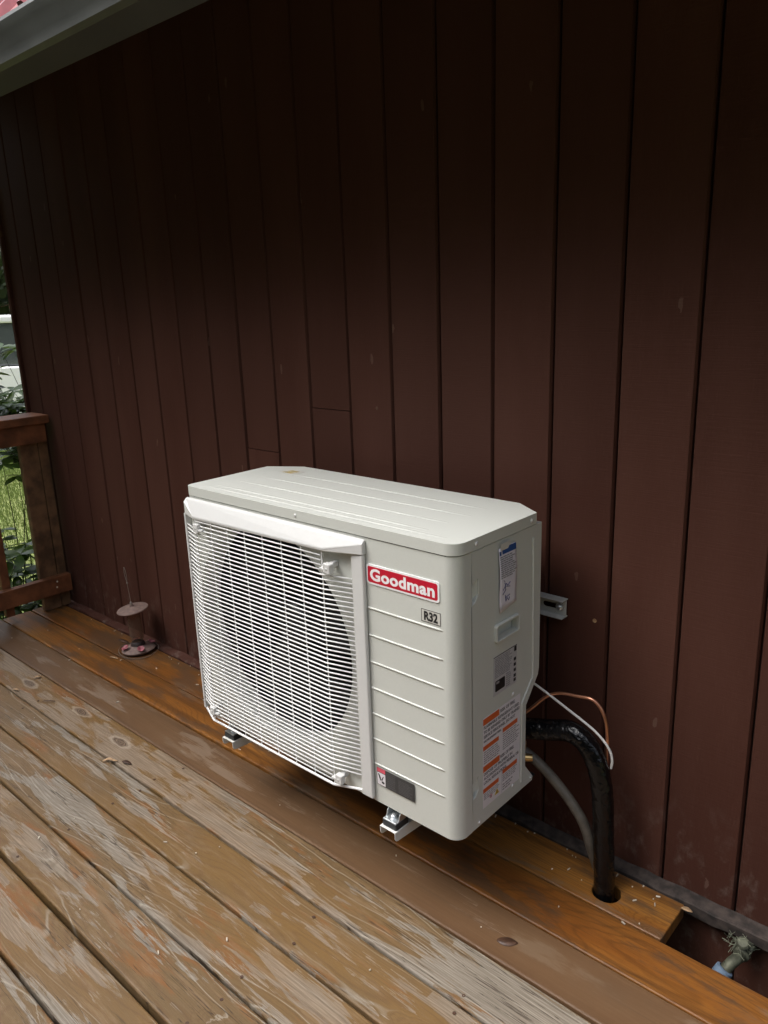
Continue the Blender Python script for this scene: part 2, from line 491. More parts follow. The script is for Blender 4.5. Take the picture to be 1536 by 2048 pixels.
def tube(bm, pts, r, seg=8, caps=True, rfun=None):
    P = [Vector(p) for p in pts]
    n = len(P)
    T = [(P[min(i + 1, n - 1)] - P[max(i - 1, 0)]).normalized() for i in range(n)]
    ref = Vector((0, 0, 1)) if abs(T[0].z) < 0.9 else Vector((1, 0, 0))
    N = T[0].cross(ref).normalized()
    rings = []
    for i in range(n):
        N = (N - T[i] * N.dot(T[i])).normalized()
        B = T[i].cross(N)
        rr = rfun(i / (n - 1)) * r if rfun else r
        rings.append([bm.verts.new(P[i] + (N * cos(2 * pi * k / seg) + B * sin(2 * pi * k / seg)) *
                                   (rr if not callable(rr) else rr)) for k in range(seg)])
    for a, b in zip(rings, rings[1:]):
        for k in range(seg):
            bm.faces.new((a[k], a[(k + 1) % seg], b[(k + 1) % seg], b[k]))
    if caps:
        bm.faces.new(rings[0][::-1]); bm.faces.new(rings[-1])

def lathe(bm, prof, c, axis=(0, 0, 1), seg=24, mi=0):
    ax = Vector(axis).normalized()
    u = ax.orthogonal().normalized(); v = ax.cross(u)
    c = Vector(c)
    rings = []
    for r, h in prof:
        if r < 1e-6:
            rings.append([bm.verts.new(c + ax * h)])
        else:
            rings.append([bm.verts.new(c + ax * h + (u * cos(2 * pi * k / seg) + v * sin(2 * pi * k / seg)) * r) for k in range(seg)])
    for a, b in zip(rings, rings[1:]):
        for k in range(seg):
            k2 = (k + 1) % seg
            if len(a) == 1 and len(b) == 1: continue
            if len(a) == 1: f = (a[0], b[k2], b[k])
            elif len(b) == 1: f = (a[k], a[k2], b[0])
            else: f = (a[k], a[k2], b[k2], b[k])
            bm.faces.new(f).material_index = mi

def prism(bm, loops, fn, d0, d1, back=True, mi=0):
    """polygon with holes (loops of (u,v)) extruded from depth d0 to d1 through fn(u,v,d)"""
    flat = [p for l in loops for p in l]
    tris = tessellate_polygon([[Vector((p[0], p[1], 0)) for p in l] for l in loops])
    top = [bm.verts.new(fn(p[0], p[1], d1)) for p in flat]
    bot = [bm.verts.new(fn(p[0], p[1], d0)) for p in flat]
    for t in tris:
        try:
            bm.faces.new([top[i] for i in t]).material_index = mi
            if back: bm.faces.new([bot[i] for i in reversed(t)]).material_index = mi
        except ValueError:
            pass
    k = 0
    for l in loops:
        n = len(l)
        for i in range(n):
            a, b = k + i, k + (i + 1) % n
            bm.faces.new((top[a], top[b], bot[b], bot[a])).material_index = mi
        k += n

def circ(cx, cy, r, n=48, a0=0.0, a1=2 * pi):
    full = abs(a1 - a0 - 2 * pi) < 1e-6
    return [(cx + r * cos(a0 + (a1 - a0) * i / (n if full else n - 1)), cy + r * sin(a0 + (a1 - a0) * i / (n if full else n - 1))) for i in range(n)]

def rrect(u0, u1, v0, v1, r, n=5):
    out = []
    for cx, cy, a in ((u1 - r, v1 - r, 0), (u0 + r, v1 - r, pi / 2), (u0 + r, v0 + r, pi), (u1 - r, v0 + r, 3 * pi / 2)):
        for k in range(n):
            t = a + pi / 2 * k / (n - 1)
            out.append((cx + r * cos(t), cy + r * sin(t)))
    return out

def rect(u0, u1, v0, v1): return [(u0, v0), (u1, v0), (u1, v1), (u0, v1)]

def text_mesh(body, size, depth, offset=0.0, sx=1.0, align='CENTER', spacing=1.0):
    """letters as a mesh in the xy plane, front at +z"""
    cu = bpy.data.curves.new('lettering', 'FONT')
    cu.body = body; cu.size = size; cu.extrude = depth / 2; cu.offset = offset
    cu.align_x = align; cu.align_y = 'CENTER'; cu.space_character = spacing
    cu.resolution_u = 4
    ob = bpy.data.objects.new('lettering_tmp', cu)
    COL.objects.link(ob)
    bpy.context.view_layer.update()
    me = bpy.data.meshes.new_from_object(ob.evaluated_get(bpy.context.evaluated_depsgraph_get()))
    bpy.data.objects.remove(ob)
    bpy.data.curves.remove(cu)
    me.transform(Matrix.Diagonal((sx, 1, 1, 1)))
    me.materials.clear()
    return me

def bm_text(bm, body, fn, cu_, cv_, size, d, offset=0.0, sx=1.0, align='CENTER', spacing=1.0, width=None, height=None):
    me = text_mesh(body, size, 0.0003, offset, sx, align, spacing)
    xs = [v.co.x for v in me.vertices]; ys = [v.co.y for v in me.vertices]
    kx = ky = 1.0
    if width: kx = width / (max(xs) - min(xs))
    if height: ky = height / (max(ys) - min(ys))
    mx = (max(xs) + min(xs)) / 2 if align == 'CENTER' else min(xs)
    my = (max(ys) + min(ys)) / 2 if height else 0
    vs = [bm.verts.new(fn(cu_ + (v.co.x - mx) * kx, cv_ + (v.co.y - my) * ky, d + v.co.z)) for v in me.vertices]
    for p in me.polygons:
        try: bm.faces.new([vs[i] for i in p.vertices])
        except ValueError: pass
    bpy.data.meshes.remove(me)

def screw_bm(fn, u, v, r=0.0045, h=0.0025):
    bm = BM()
    prof = [(r * 1.25, 0), (r * 1.25, h * .3), (r * .9, h * .35), (r * .9, h * .8), (r * .6, h), (0, h)]
    o = Vector(fn(u, v, 0)); ax = Vector(fn(u, v, 1)) - o
    lathe(bm, prof, o, ax, 12)
    return bm

# ================================================================== SETTING
# ground
bm = BM()
N = 40
bm.verts.ensure_lookup_table()
bmesh.ops.create_grid(bm, x_segments=1, y_segments=1, size=160)
for v in bm.verts: v.co.z = -0.6
tag(obj('lawn', bm, 'lawn'), kind='structure')

# deck -------------------------------------------------------------
PITCH, DBACK = 0.1435, -0.038
deck = thing('deck', None, None, (-1.0, -1.6, 0), kind='structure')
XL, XR = -3.46, 1.9
HOLE = (-0.412, -0.1225, 0.0345)
rnd = random.Random(11)
for k in range(22):
    yb = DBACK - k * PITCH - 0.0028
    yf = yb - PITCH + (0.0050 if k < 4 else 0.0078) + (rnd.uniform(-.0012, .0012) if k else 0)
    xr = -0.25 if k == 0 else XR
    dz = rnd.uniform(-.0012, .0008)
    bm = BM()
    if k == 0:
        prism(bm, [rect(XL, xr, yf, yb), circ(*HOLE, n=28)], lambda u, v, d: (u, v, d), -0.038 + dz, dz)
    else:
        # cut along its length so that it can cup and bow a little
        n = 12
        xs = [XL + (xr - XL) * i / n for i in range(n + 1)]
        ring = []
        ph = rnd.uniform(0, 6)
        for x in xs:
            sx = 0.0014 * sin(x * 1.3 + ph); sz = 0.0012 * sin(x * 2.1 + ph * 2)
            ring.append([bm.verts.new((x, y + sx, z + sz + dz)) for y, z in ((yf, -0.038), (yb, -0.038), (yb, 0), (yf, 0))])
        for a, b in zip(ring, ring[1:]):
            for i in range(4):
                bm.faces.new((a[i], a[(i + 1) % 4], b[(i + 1) % 4], b[i]))
        bm.faces.new(ring[0][::-1]); bm.faces.new(ring[-1])
    kind = 'stain' if k < 2 else ('film' if k == 2 else 'bare')
    lab = None
    if k == 0: lab = 'short stained plank against the wall with a round pipe hole'
    elif k == 1: lab = 'glossy orange stained plank, second from the wall'
    elif k == 2: lab = 'smooth dark brown plank, third from the wall'
    obj('plank', bm, kind, deck, origin=(-1.0 + 0.0, (yb + yf) / 2, 0), bevel=0.005, seg=3, label=lab)
rn_ = random.Random(15)
for k in range(3, 12):
    yc = DBACK - (k + .5) * PITCH
    for x in (-2.5, -1.7, -.9, -.5, .35):
        for s_ in (-1, 1):
            if rn_.random() < .45: continue
            bm = BM()
            lathe(bm, [(.0042, 0), (.0042, .0006), (.002, .0004), (0, .0002)], (x + rn_.uniform(-.012, .012), yc + s_ * .045 + rn_.uniform(-.008, .008), .0006), (0, 0, 1), 10)
            obj('nail_head', bm, 'dry_dark', deck)
bm = BM()
for x in (-3.3, -2.9, -2.5, -2.1, -1.7, -1.3, -.9, -.5, .35, .75, 1.15, 1.55):
    box(bm, x - .019, x + .019, -3.2, -0.19, -0.18, -0.0405)
box(bm, -3.45, -3.41, -3.2, -0.02, -.18, -.0405)
obj('joist', bm, 'joist', deck)

# house ------------------------------------------------------------
house = thing('house', 'dark brown board-sided house wall under a red metal roof eave', 'house', (-1.0, 0, 0))
gro = [-3.396, -3.226, -3.056, -2.886, -2.714, -2.543, -2.375, -2.199, -2.0235, -1.8573, -1.6852, -1.5177, -1.3437,
       -1.1754, -1.006, -.8367, -.6676, -.4984, -.3262, -.1507, .02, .19, .362, .533, .704, .875, 1.046, 1.217, 1.388, 1.56, 1.73, 1.998]
edges = [-3.535] + gro
rb = random.Random(5)
def board_bm(x0, x1, z0, z1, yo, cham=0.0062):
    bm = BM()
    prof = [(x0 + .0021, .018), (x0 + .0021, cham + .001), (x0 + .0021 + cham * .7, 0), (x1 - .0021 - cham * .7, 0), (x1 - .0021, cham + .001), (x1 - .0021, .018)]
    lo = [bm.verts.new((x, y + yo, z0)) for x, y in prof]
    hi = [bm.verts.new((x, y + yo, z1)) for x, y in prof]
    for i in range(5): bm.faces.new((lo[i], lo[i + 1], hi[i + 1], hi[i]))
    bm.faces.new(lo); bm.faces.new(hi[::-1])
    return bm
for i, (x0, x1) in enumerate(zip(edges, edges[1:])):
    yo = rb.uniform(-.0012, .0012)
    cuts = [0.004, 2.72]
    if abs(x0 + 1.8573) < .01: cuts = [.004, .949, 2.72]
    if abs(x0 + 1.5177) < .01: cuts = [.004, 1.111, 2.72]
    for a, b in zip(cuts, cuts[1:]):
        bm = board_bm(x0, x1, a + (.0012 if a > .1 else 0), b - (.0012 if b < 2 else 0), yo + (0.0012 if a > .1 else 0))
        obj('siding_board', bm, 'siding', house, origin=((x0 + x1) / 2, 0, 0))
    yo = rb.uniform(-.001, .001) + .004
    bm = board_bm(x0 + .01, x1 + .01, -0.62, -0.030, yo)
    obj('lower_siding_board', bm, 'siding', house, origin=((x0 + x1) / 2, 0, -.3))
bm = BM(); box(bm, -3.53, 2.018, .0185, .06, -.62, 2.72); obj('sheathing', bm, 'sheath', house)
bm = BM(); box(bm, -3.56, -3.5365, -.012, .08, -.02, 2.70); obj('corner_board', bm, 'siding', house, bevel=.002)
bm = BM(); box(bm, -3.555, -3.5302, .0805, 4.0, -.62, 2.55); obj('end_wall', bm, 'siding', house)
# ragged, dusty ledge along the foot of the wall
rl = random.Random(3)
for first, count, lm in ((-3.52, 59, 'siding'), (-.905, 63, 'ledge')):
  bm = BM()
  prev = None
  for i in range(count):
    x = first + i * .045
    yf = -.0335 + rl.uniform(-.0018, .0018); zt = .003 + rl.uniform(-.003, .003) + (.004 if rl.random() < .1 else 0)
    zb_ = -.026 + rl.uniform(-.004, .002)
    ring = [bm.verts.new(p) for p in ((x, yf, zb_), (x, yf, zt - .004), (x, yf + .004, zt), (x, .0005, zt + .004 + rl.uniform(0, .004)), (x, .0005, zb_))]
    if prev:
        for i in range(5): bm.faces.new((prev[i], prev[(i + 1) % 5], ring[(i + 1) % 5], ring[i]))
    else: bm.faces.new(ring)
    prev = ring
  bm.faces.new(prev[::-1])
  obj('base_ledge', bm, lm, house)
# small marks on the wall
F_WALL = lambda u, v, d: (u, -d, v)
bm = BM(); lathe(bm, [(.0052, 0), (.0052, .0015), (.003, .0008), (0, .0005)], (-.533, -.0005, .650), (0, -1, 0), 12)
obj('screw_plug', bm, 'plug', house)
bm = BM(); lathe(bm, [(.006, 0), (.005, .0008), (0, .0012)], (-1.236, -.0005, 1.128), (0, -1, 0), 10)
obj('nail_head', bm, 'dry_dark', house)
# eave: gutter, fascia, sloped soffit, roof
bm = BM()
gp = [(-.497, 2.05), (-.602, 2.05), (-.617, 2.058), (-.619, 2.085), (-.634, 2.112), (-.640, 2.134), (-.634, 2.146), (-.626, 2.146), (-.626, 2.137),
      (-.629, 2.13), (-.622, 2.11), (-.607, 2.084), (-.604, 2.062), (-.5, 2.056), (-.5, 2.15), (-.497, 2.15)]
n = len(gp)
a = [bm.verts.new((-3.95, y, z)) for y, z in gp]; b = [bm.verts.new((2.2, y, z)) for y, z in gp]
for i in range(n): bm.faces.new((a[i], a[(i + 1) % n], b[(i + 1) % n], b[i]))
obj('gutter', bm, 'gutter', house, smooth=25)
bm = BM(); box(bm, -3.95, 2.2, -.4965, -.46, 2.095, 2.19); obj('fascia', bm, 'soffit', house)
bm = BM()
prism(bm, [[(-.4595, 2.13), (.02, 2.60), (.02, 2.64), (-.4595, 2.17)]], lambda u, v, d: (d, u, v), -3.94, 2.2)
obj('soffit', bm, 'soffit', house)
roof_root = BM()
prism(roof_root, [[(-.585, 2.145), (2.3, 5.03), (2.3, 5.05), (-.585, 2.165)]], lambda u, v, d: (d, u, v), -3.96, 2.2)
roof = obj('roof_sheet', roof_root, 'roof', house)
for i in range(27):
    x = -3.9 + i * .2286
    bm = BM()
    prism(bm, [[(x - .028, 0), (x - .010, .022), (x + .010, .022), (x + .028, 0)]],
          lambda u, v, d: (u, d - v * .7071, d + 2.75 + v * .7071), -.588, 2.3)
    obj('roof_rib', bm, 'roof', roof)

# ================================================================== HEAT PUMP
xl, xr, yf, yb, zb, zl, zt = -1.545, -.6095, -.4623, -.1308, .2475, .9245, .9506
RC = 0.032
SEAM = -.410
unit = thing('heat_pump', 'ivory outdoor heat pump with white wire fan guard, mounted on the brown wall', 'heat pump', (-1.075, -.297, zb))
FRONT = lambda u, v, d: (u, yf - d, v)
SIDE = lambda u, v, d: (xr + d, u, v)
TOP = lambda u, v, d: (u, v, zt + d)
FAN = (-1.222, .588, .301)
# front panel: flat sheet with the fan opening, rolled into the side
bm = BM()
prism(bm, [rect(xl + .012, -.880, zb, zl - .002), circ(*FAN, n=72)], FRONT, -.0012, 0)
prof = [(-.880, yf)] + [(xr - RC + RC * sin(t), yf + RC - RC * cos(t)) for t in [pi / 2 * i / 10 for i in range(11)]] + [(xr, SEAM)]
zs = [zb + .003, zb + .0008, zb] 
cols = []
for (x, y) in prof:
    cols.append([bm.verts.new((x, y, z)) for z in (zb, zl - .002)])
for a, b in zip(cols, cols[1:]): bm.faces.new((a[0], b[0], b[1], a[1]))
# left return
v = [bm.verts.new(p) for p in ((xl + .012, yf, zb), (xl, yf + .012, zb), (xl, yb, zb), (xl, yb, zl - .002), (xl, yf + .012, zl - .002), (xl + .012, yf, zl - .002))]
bm.faces.new((v[0], v[5], v[4], v[1])); bm.faces.new((v[1], v[4], v[3], v[2]))
front = obj('front_panel', bm, 'ivory', unit, smooth=40)
# pressed lines on the control side
for i in range(7):
    z = .756 - i * .0672
    bm = BM()
    x0, x1 = -.8600, -.646
    secs = []
    for j in range(13):
        t = j / 12
        x = x0 + (x1 - x0) * t
        h = min(1, (1 - t) * 12) if j > 8 else 1
        h = max(h, .02)
        secs.append([bm.verts.new((x, yf - d * h, z + q)) for d, q in ((-.0004, .0030), (.0020, .0018), (.0026, .0002), (.0014, -.0020), (-.0004, -.0032))])
    for a, b in zip(secs, secs[1:]):
        for k in range(4): bm.faces.new((a[k], a[k + 1], b[k + 1], b[k]))
    obj('pressed_line', bm, 'ivory', front, smooth=30)
# bell mouth and interior
bm = BM()
lathe(bm, [(FAN[2], -.0005), (FAN[2] - .004, .004), (FAN[2] - .008, .012), (FAN[2] - .010, .040), (FAN[2] - .006, .060)], (FAN[0], yf, FAN[1]), (0, 1, 0), 72)
obj('bell_mouth', bm, 'ivory', unit, smooth=50)
bm = BM(); box(bm, xl + .004, -.885, yb - .02, yb - .002, zb + .01, zl - .01)
obj('coil', bm, 'coil', unit)
fan = BM()
lathe(fan, [(0, 0), (.055, .002), (.064, .012), (.064, .07)], (FAN[0], yf + .07, FAN[1]), (0, 1, 0), 32)
fan_o = obj('fan_hub', fan, 'black', unit, smooth=40)
for b_ in range(3):
    bm = BM()
    A0 = b_ * 2 * pi / 3 + .4
    rows = []
    for i in range(7):
        r = .05 + (.262 - .05) * i / 6
        span = 1.15 + .25 * i / 6
        row = []
        for j in range(9):
            t = j / 8
            ang = A0 + span * (t - .5) + .25 * i / 6
            y = yf + .075 + .055 * (t - .5) * (1 if True else 0) + .02
            row.append(bm.verts.new((FAN[0] + r * cos(ang), y, FAN[1] + r * sin(ang))))
        rows.append(row)
    for a, b in zip(rows, rows[1:]):
        for j in range(8): bm.faces.new((a[j], a[j + 1], b[j + 1], b[j]))
    obj('fan_blade', bm, 'black', unit, smooth=60)
bm = BM(); box(bm, xl + .003, xr - .006, yf + .03, yb - .001, zb + .0005, zb + .006)
obj('base_pan', bm, 'coil', unit)
bm = BM(); box(bm, -.884, -.882, yf + .012, yb - .021, zb + .006, zl - .003)
obj('divider', bm, 'coil', unit)
bm = BM(); box(bm, xl + .013, xl + .015, yf + .012, yb - .03, zb + .006, zl - .003)
obj('left_inner_panel', bm, 'coil', unit)
bm = BM()
box(bm, -.8815, -.645, yb - .012, yb - .010, .50, zl - .003)
obj('back_cover', bm, 'ivory', unit)

# lid
lid_out = []
ov = .0022
for cx, cy, a0 in ((xl + .02, yf + .02, pi), (xr - RC, yf + RC, 3 * pi / 2)):
    rr = .02 if cx < -1.2 else RC
    for k in range(9):
        t = a0 + pi / 2 * k / 8
        lid_out.append((cx + (rr + ov) * cos(t), cy + (rr + ov) * sin(t)))
lid_out += [(xr + ov, -.158), (xr - .075, -.108), (-1.445, -.108), (xl - ov, -.168)]
bm = BM()
prism(bm, [lid_out], lambda u, v, d: (u, v, d), zl, zt)
lid = obj('lid', bm, 'ivory', unit, smooth=35, bevel=.0085, seg=4)
for (xa, xb, y) in ((-1.526, -.655, -.434), (-1.483, -.724, -.409), (-1.453, -.721, -.340), (-1.449, -.708, -.269), (-1.40, -.716, -.199)):
    bm = BM()
    secs = []
    for j in range(15):
        t = j / 14
        h = max(.05, min(1, t * 7, (1 - t) * 7))
        secs.append([bm.verts.new((xa + (xb - xa) * t, y + q, zt + d * h)) for q, d in ((-.0055, -.0003), (-.003, .0011), (0, .0016), (.003, .0011), (.0055, -.0003))])
    for a, b in zip(secs, secs[1:]):
        for k in range(4): bm.faces.new((a[k], a[k + 1], b[k + 1], b[k]))
    obj('lid_rib', bm, 'ivory', lid, smooth=60)
LIDSIDE = lambda u, v, d: (xr + ov + d, u, v)
for (u, v) in ((-.394, .9375), (-.179, .9365)): obj('screw', screw_bm(LIDSIDE, u, v), 'screw', lid, smooth=40)
obj('screw', screw_bm(lambda u, v, d: (u, yf - ov - d, v), -1.089, .937, .004), 'screw', lid, smooth=40)
bm = BM(); prism(bm, [[(-1.452, -.202), (-1.385, -.202), (-1.385, -.160), (-1.452, -.160)]], TOP, .0002, .0006)
st = obj('lid_sticker', bm, 'decal_clear', lid)
bm = BM()
prism(bm, [[(-1.444, -.196), (-1.405, -.199), (-1.402, -.186), (-1.43, -.183)]], TOP, .0006, .0010)
prism(bm, [[(-1.437, -.180), (-1.400, -.181), (-1.398, -.168), (-1.432, -.166)]], TOP, .0006, .0010)
obj('gold_print', bm, 'gold', st)

# right service side with pockets and handle
def pocket_loop(z, s=1):
    return [(SEAM + .0012, z - .038), (SEAM + .0012, z + .016), (SEAM + .026, z + .022), (SEAM + .026, z - .022), (SEAM + .012, z - .032)]
outer = [(SEAM + .0008, zb), (-.154, zb + .001), (-.150, .258), (-.187, .306), (-.187, .474), (-.142, .527), (-.1345, .536), (-.1308, .55), (-.1308, zl - .002), (SEAM + .0008, zl - .002)]
pocA = [(-.4075, .803), (-.4075, .849), (-.3850, .858), (-.3850, .822), (-.396, .808)]
pocB = [(-.4075, .331), (-.4075, .372), (-.3850, .382), (-.3850, .346), (-.396, .334)]
hand = rrect(-.3225, -.2355, .6915, .7265, .003, 3)
bm = BM()
prism(bm, [outer, pocA, pocB, hand], SIDE, -.014, 0)
side = obj('service_panel', bm, 'ivory', unit, bevel=.0015, seg=2)
for z0, z1 in ((.800, .860), (.328, .384)):
    bm = BM()      # sloped floor of the finger pocket, rising from the seam to the panel face
    prism(bm, [[(-.4083, -.0165), (-.4040, -.0165), (-.3845, -.0030), (-.3845, -.0190), (-.4083, -.0190)]], lambda u, v, d: SIDE(u, d, v), z0, z1)
    obj('pocket_back', bm, 'ivory', side)
bm = BM(); prism(bm, [[(-.325, .688), (-.233, .688), (-.233, .730), (-.325, .730)]], SIDE, -.030, -.0143); obj('pocket_back', bm, 'ivory', side)
for (u, v) in ((-.4025, .826), (-.4025, .352)):
    obj('screw', screw_bm(lambda a, b, d: SIDE(a, b, d - .0158), u, v, .0038), 'zinc', side, smooth=40)
bm = BM()
prism(bm, [rrect(-.326, -.232, .688, .730, .006, 4), rrect(-.3218, -.2362, .6922, .7258, .003, 3)], SIDE, 0.0002, .0085)
obj('handle_rim', bm, 'ivory', side, bevel=.0018, seg=3)
bm = BM()
tube(bm, spline([(xr + .0002, -.168, .893), (xr + .0002, -.1655, .80), (xr + .0002, -.1625, .66), (xr + .0002, -.1615, .548), (xr + .0002, -.171, .529), (xr + .0002, -.2015, .494), (xr + .0002, -.2075, .478), (xr + .0002, -.2075, .40), (xr + .0002, -.2075, .272)], 5), .0032, 8)
obj('pressed_bead', bm, 'ivory', side, smooth=60)
for (u, v) in ((-.246, .5285), (-.244, .281), (-.382, .258), (-.161, .259)):
    obj('screw', screw_bm(SIDE, u, v), 'screw', side, smooth=40)

# fan guard --------------------------------------------------------
guard_o = BM()
# sloping hood over the guard, chamfered at both ends
d = .030
tl, tr = (-1.552, .913), (-.871, .917)
hb = [(-1.482, .872), (-.972, .881)]
def FV(bm, u, v, dd): return bm.verts.new((u, yf - dd, v))
q = [FV(guard_o, -1.541, .9165, .008), FV(guard_o, -.859, .9165, .007),
     FV(guard_o, -.859, .910, .0135), FV(guard_o, -.971, .884, d), FV(guard_o, -1.484, .876, d), FV(guard_o, -1.541, .908, .016),
     FV(guard_o, -.859, .884, .0135), FV(guard_o, -.971, .876, d - .001), FV(guard_o, -1.484, .868, d - .001), FV(guard_o, -1.541, .872, .016),
     FV(guard_o, -.859, .884, .001), FV(guard_o, -1.541, .872, .001), FV(guard_o, -1.541, .9185, .001), FV(guard_o, -.859, .9185, .001)]
for f in ((0, 1, 2, 3), (0, 3, 4, 5), (2, 6, 7, 3), (3, 7, 8, 4), (4, 8, 9, 5), (1, 13, 10, 6, 2), (0, 5, 9, 11, 12), (6, 10, 11, 9, 8, 7), (12, 11, 10, 13), (12, 13, 1, 0)):
    guard_o.faces.new([q[i] for i in f])
guard = obj('guard_hood', guard_o, 'white', unit, bevel=.002, seg=2)
bm = BM(); box(bm, -.8975, -.8605, yf - .0125, yf - .0008, .256, .8835)
post = obj('guard_post', bm, 'white', unit, bevel=.004, seg=3)
bm = BM(); box(bm, -1.556, -1.5475, yf - .010, yf + .012, .262, .8715)
obj('guard_edge', bm, 'white', unit, bevel=.002)
XA, XB, YG = -1.484, -.981, yf - .0262
NW = 51
wire_mesh = {}
for i in range(NW):
    z = .268 + (.864 - .268) * i / (NW - 1)
    full_r = z < .826
    full_l = z < .842
    pts = []
    if full_l and z > .283: pts += [(-1.552, yf - .004, z), (-1.492, YG + .002, z)]
    pts += [(XA + .003, YG, z), (-1.232, YG, z), (XB - .003, YG, z)]
    if full_r and z > .296: pts += [(XB + .006, YG + .0022, z), (-.8970, yf - .004, z)]
    key = (full_l and z > .283, full_r and z > .296)
    if key not in wire_mesh:
        b2 = BM()
        tube(b2, [(p[0], p[1], 0) for p in pts], .0019, 8)
        bmesh.ops.recalc_face_normals(b2, faces=b2.faces[:])
        me = bpy.data.meshes.new('guard_wire'); b2.to_mesh(me); b2.free()
        for p in me.polygons: p.use_smooth = True
        me.transform(Matrix.Translation((1.232, -YG, 0)))
        me.materials.append(M['guard_white'])
        wire_mesh[key] = me
    o = bpy.data.objects.new('guard_wire', wire_mesh[key])
    COL.objects.link(o); o.parent = guard
    o.location = Vector((-1.232, YG, z)) - wloc(guard)
for i in range(8):
    x = XA + (XB - XA) * i / 7
    bm = BM()
    tube(bm, [(x, YG + .0030, .256 + .0025 * 0), (x, YG + .0030, .872)], .0017, 8)
    obj('upright_wire', bm, 'guard_white', guard, smooth=60)
bm = BM()
tube(bm, [(-1.551, yf - .004, .262), (-1.486, YG, .252), (XB, YG, .2545), (-.8965, yf - .006, .2645)], .0034, 8)
obj('bottom_wire', bm, 'guard_white', guard, smooth=60)
for (x, z, s) in ((-1.468, .846, -1), (-.955, .838, 1), (-1.478, .287, -1), (-.955, .283, 1)):
    bm = BM()
    box(bm, x - .011, x + .011, yf - .036, yf - .020, z - .012, z + .012)
    box(bm, x - .006, x + .006, yf - .0195, yf - .0008, z - .002, z + .012)
    box(bm, min(x, x - s * .026), max(x, x - s * .026) - 0.0, yf - .0345, yf - .0215, z - .008, z - .001)
    c = obj('guard_clip', bm, 'white', unit, bevel=.0022, seg=2)
    obj('screw', screw_bm(lambda u, v, dd: (u, yf - .036 - dd, v), x, z, .0028, .0015), 'screw', c, smooth=40)

# badge -----------------------------------------------------------
bm = BM(); prism(bm, [rrect(-.8590, -.6515, .8165, .8635, .0075, 6)], FRONT, .0001, .0022)
badge = obj('brand_badge', bm, 'badge_white', unit)
bm = BM(); prism(bm, [rrect(-.8543, -.6562, .8212, .8588, .0050, 6)], FRONT, .0022, .0026)
obj('badge_field', bm, 'red', badge)
bm = BM(); bm_text(bm, 'Goodman', FRONT, -.7553, .8405, .040, .00285, offset=.0014, width=.184, height=.0285, spacing=1.06)
obj('badge_lettering', bm, 'badge_white', badge)
bm = BM(); prism(bm, [rect(-.703, -.650, .7645, .7945)], FRONT, .0002, .0006)
r32 = obj('refrigerant_label', bm, 'decal_clear', unit)
bm = BM(); prism(bm, [rect(-.7025, -.6505, .765, .794), rect(-.7013, -.6517, .7662, .7928)], FRONT, .0006, .0009)
obj('label_border', bm, 'print_black', r32)
bm = BM(); bm_text(bm, 'R32', FRONT, -.6765, .7795, .02, .0009, offset=.0008, width=.037, height=.0215)
obj('label_lettering', bm, 'print_black', r32)

# moving-fan caution sticker
bm = BM(); prism(bm, [rect(-.8515, -.734, .3005, .3475)], FRONT, .0026, .0030)
cau = obj('caution_sticker', bm, 'sticker_dark', unit)
bm = BM(); prism(bm, [rect(-.8505, -.8245, .3362, .3468)], FRONT, .0030, .0033)
obj('sticker_band', bm, 'pink', cau)
bm = BM(); prism(bm, [rect(-.8500, -.8245, .3020, .3342)], FRONT, .0030, .0033)
obj('pictogram_field', bm, 'sticker_white', cau)
bm = BM()
prism(bm, [[(-.8475, .331), (-.8440, .3315), (-.8395, .3235), (-.8375, .3155), (-.8400, .3135), (-.8435, .3195)]], FRONT, .0033, .0036)
prism(bm, [[(-.8375, .3155), (-.8345, .3150), (-.8300, .3260), (-.8285, .3285), (-.8315, .3270), (-.8365, .3190)]], FRONT, .0033, .0036)
prism(bm, [[(-.837, .313), (-.831, .314), (-.8265, .3105), (-.830, .3070), (-.836, .3085)]], FRONT, .0033, .0035)
obj('blade_pictogram', bm, 'print_black', cau)
rt = random.Random(8)
def textlines(bm, fn, u0, u1, v0, v1, n, d, h=.5, word=(.006, .018), gap=.003, ragged=.25):
    """rows of word-length strokes, too small to read"""
    for i in range(n):
        v = v1 - (v1 - v0) * (i + .5) / n
        hh = (v1 - v0) / n * h / 2
        u = u0
        end = u1 - rt.random() * ragged * (u1 - u0)
        while u < end - .002:
            e = min(end, u + rt.uniform(*word))
            prism(bm, [rect(u, e, v - hh, v + hh)], fn, d, d + .0002, back=False)
            u = e + gap
bm = BM()
textlines(bm, FRONT, -.822, -.790, .303, .345, 8, .0030, .45, (.004, .010), .0012)
textlines(bm, FRONT, -.783, -.738, .303, .340, 9, .0030, .45, (.004, .012), .0012)
obj('sticker_text', bm, 'print_dim', cau)

# rating plate
bm = BM(); prism(bm, [rect(-.3275, -.2325, .5555, .652)], SIDE, .0002, .0006)
rp = obj('rating_plate', bm, 'plate_grey', unit)
bm = BM(); textlines(bm, SIDE, -.322, -.252, .598, .648, 12, .0006, .55, (.006, .02), .002, .2)
textlines(bm, SIDE, -.277, -.256, .560, .596, 7, .0006, .6, (.004, .01), .0012)
obj('plate_text', bm, 'print_mid', rp)
bm = BM()
prism(bm, [rrect(-.321, -.282, .5645, .5915, .003, 3)], SIDE, .0006, .0009)
prism(bm, [rect(-.244, -.2345, .6375, .6495)], SIDE, .0006, .0009)
for z in (.618, .604, .590, .576, .565): prism(bm, [rect(-.2455, -.2365, z - .0035, z + .004)], SIDE, .0006, .0009)
prism(bm, [rect(-.3275, -.2325, .6505, .652)], SIDE, .0006, .0009)
obj('plate_marks', bm, 'print_black', rp)
bm = BM(); prism(bm, [rrect(-.318, -.305, .583, .589, .002, 3)], SIDE, .0009, .0011)
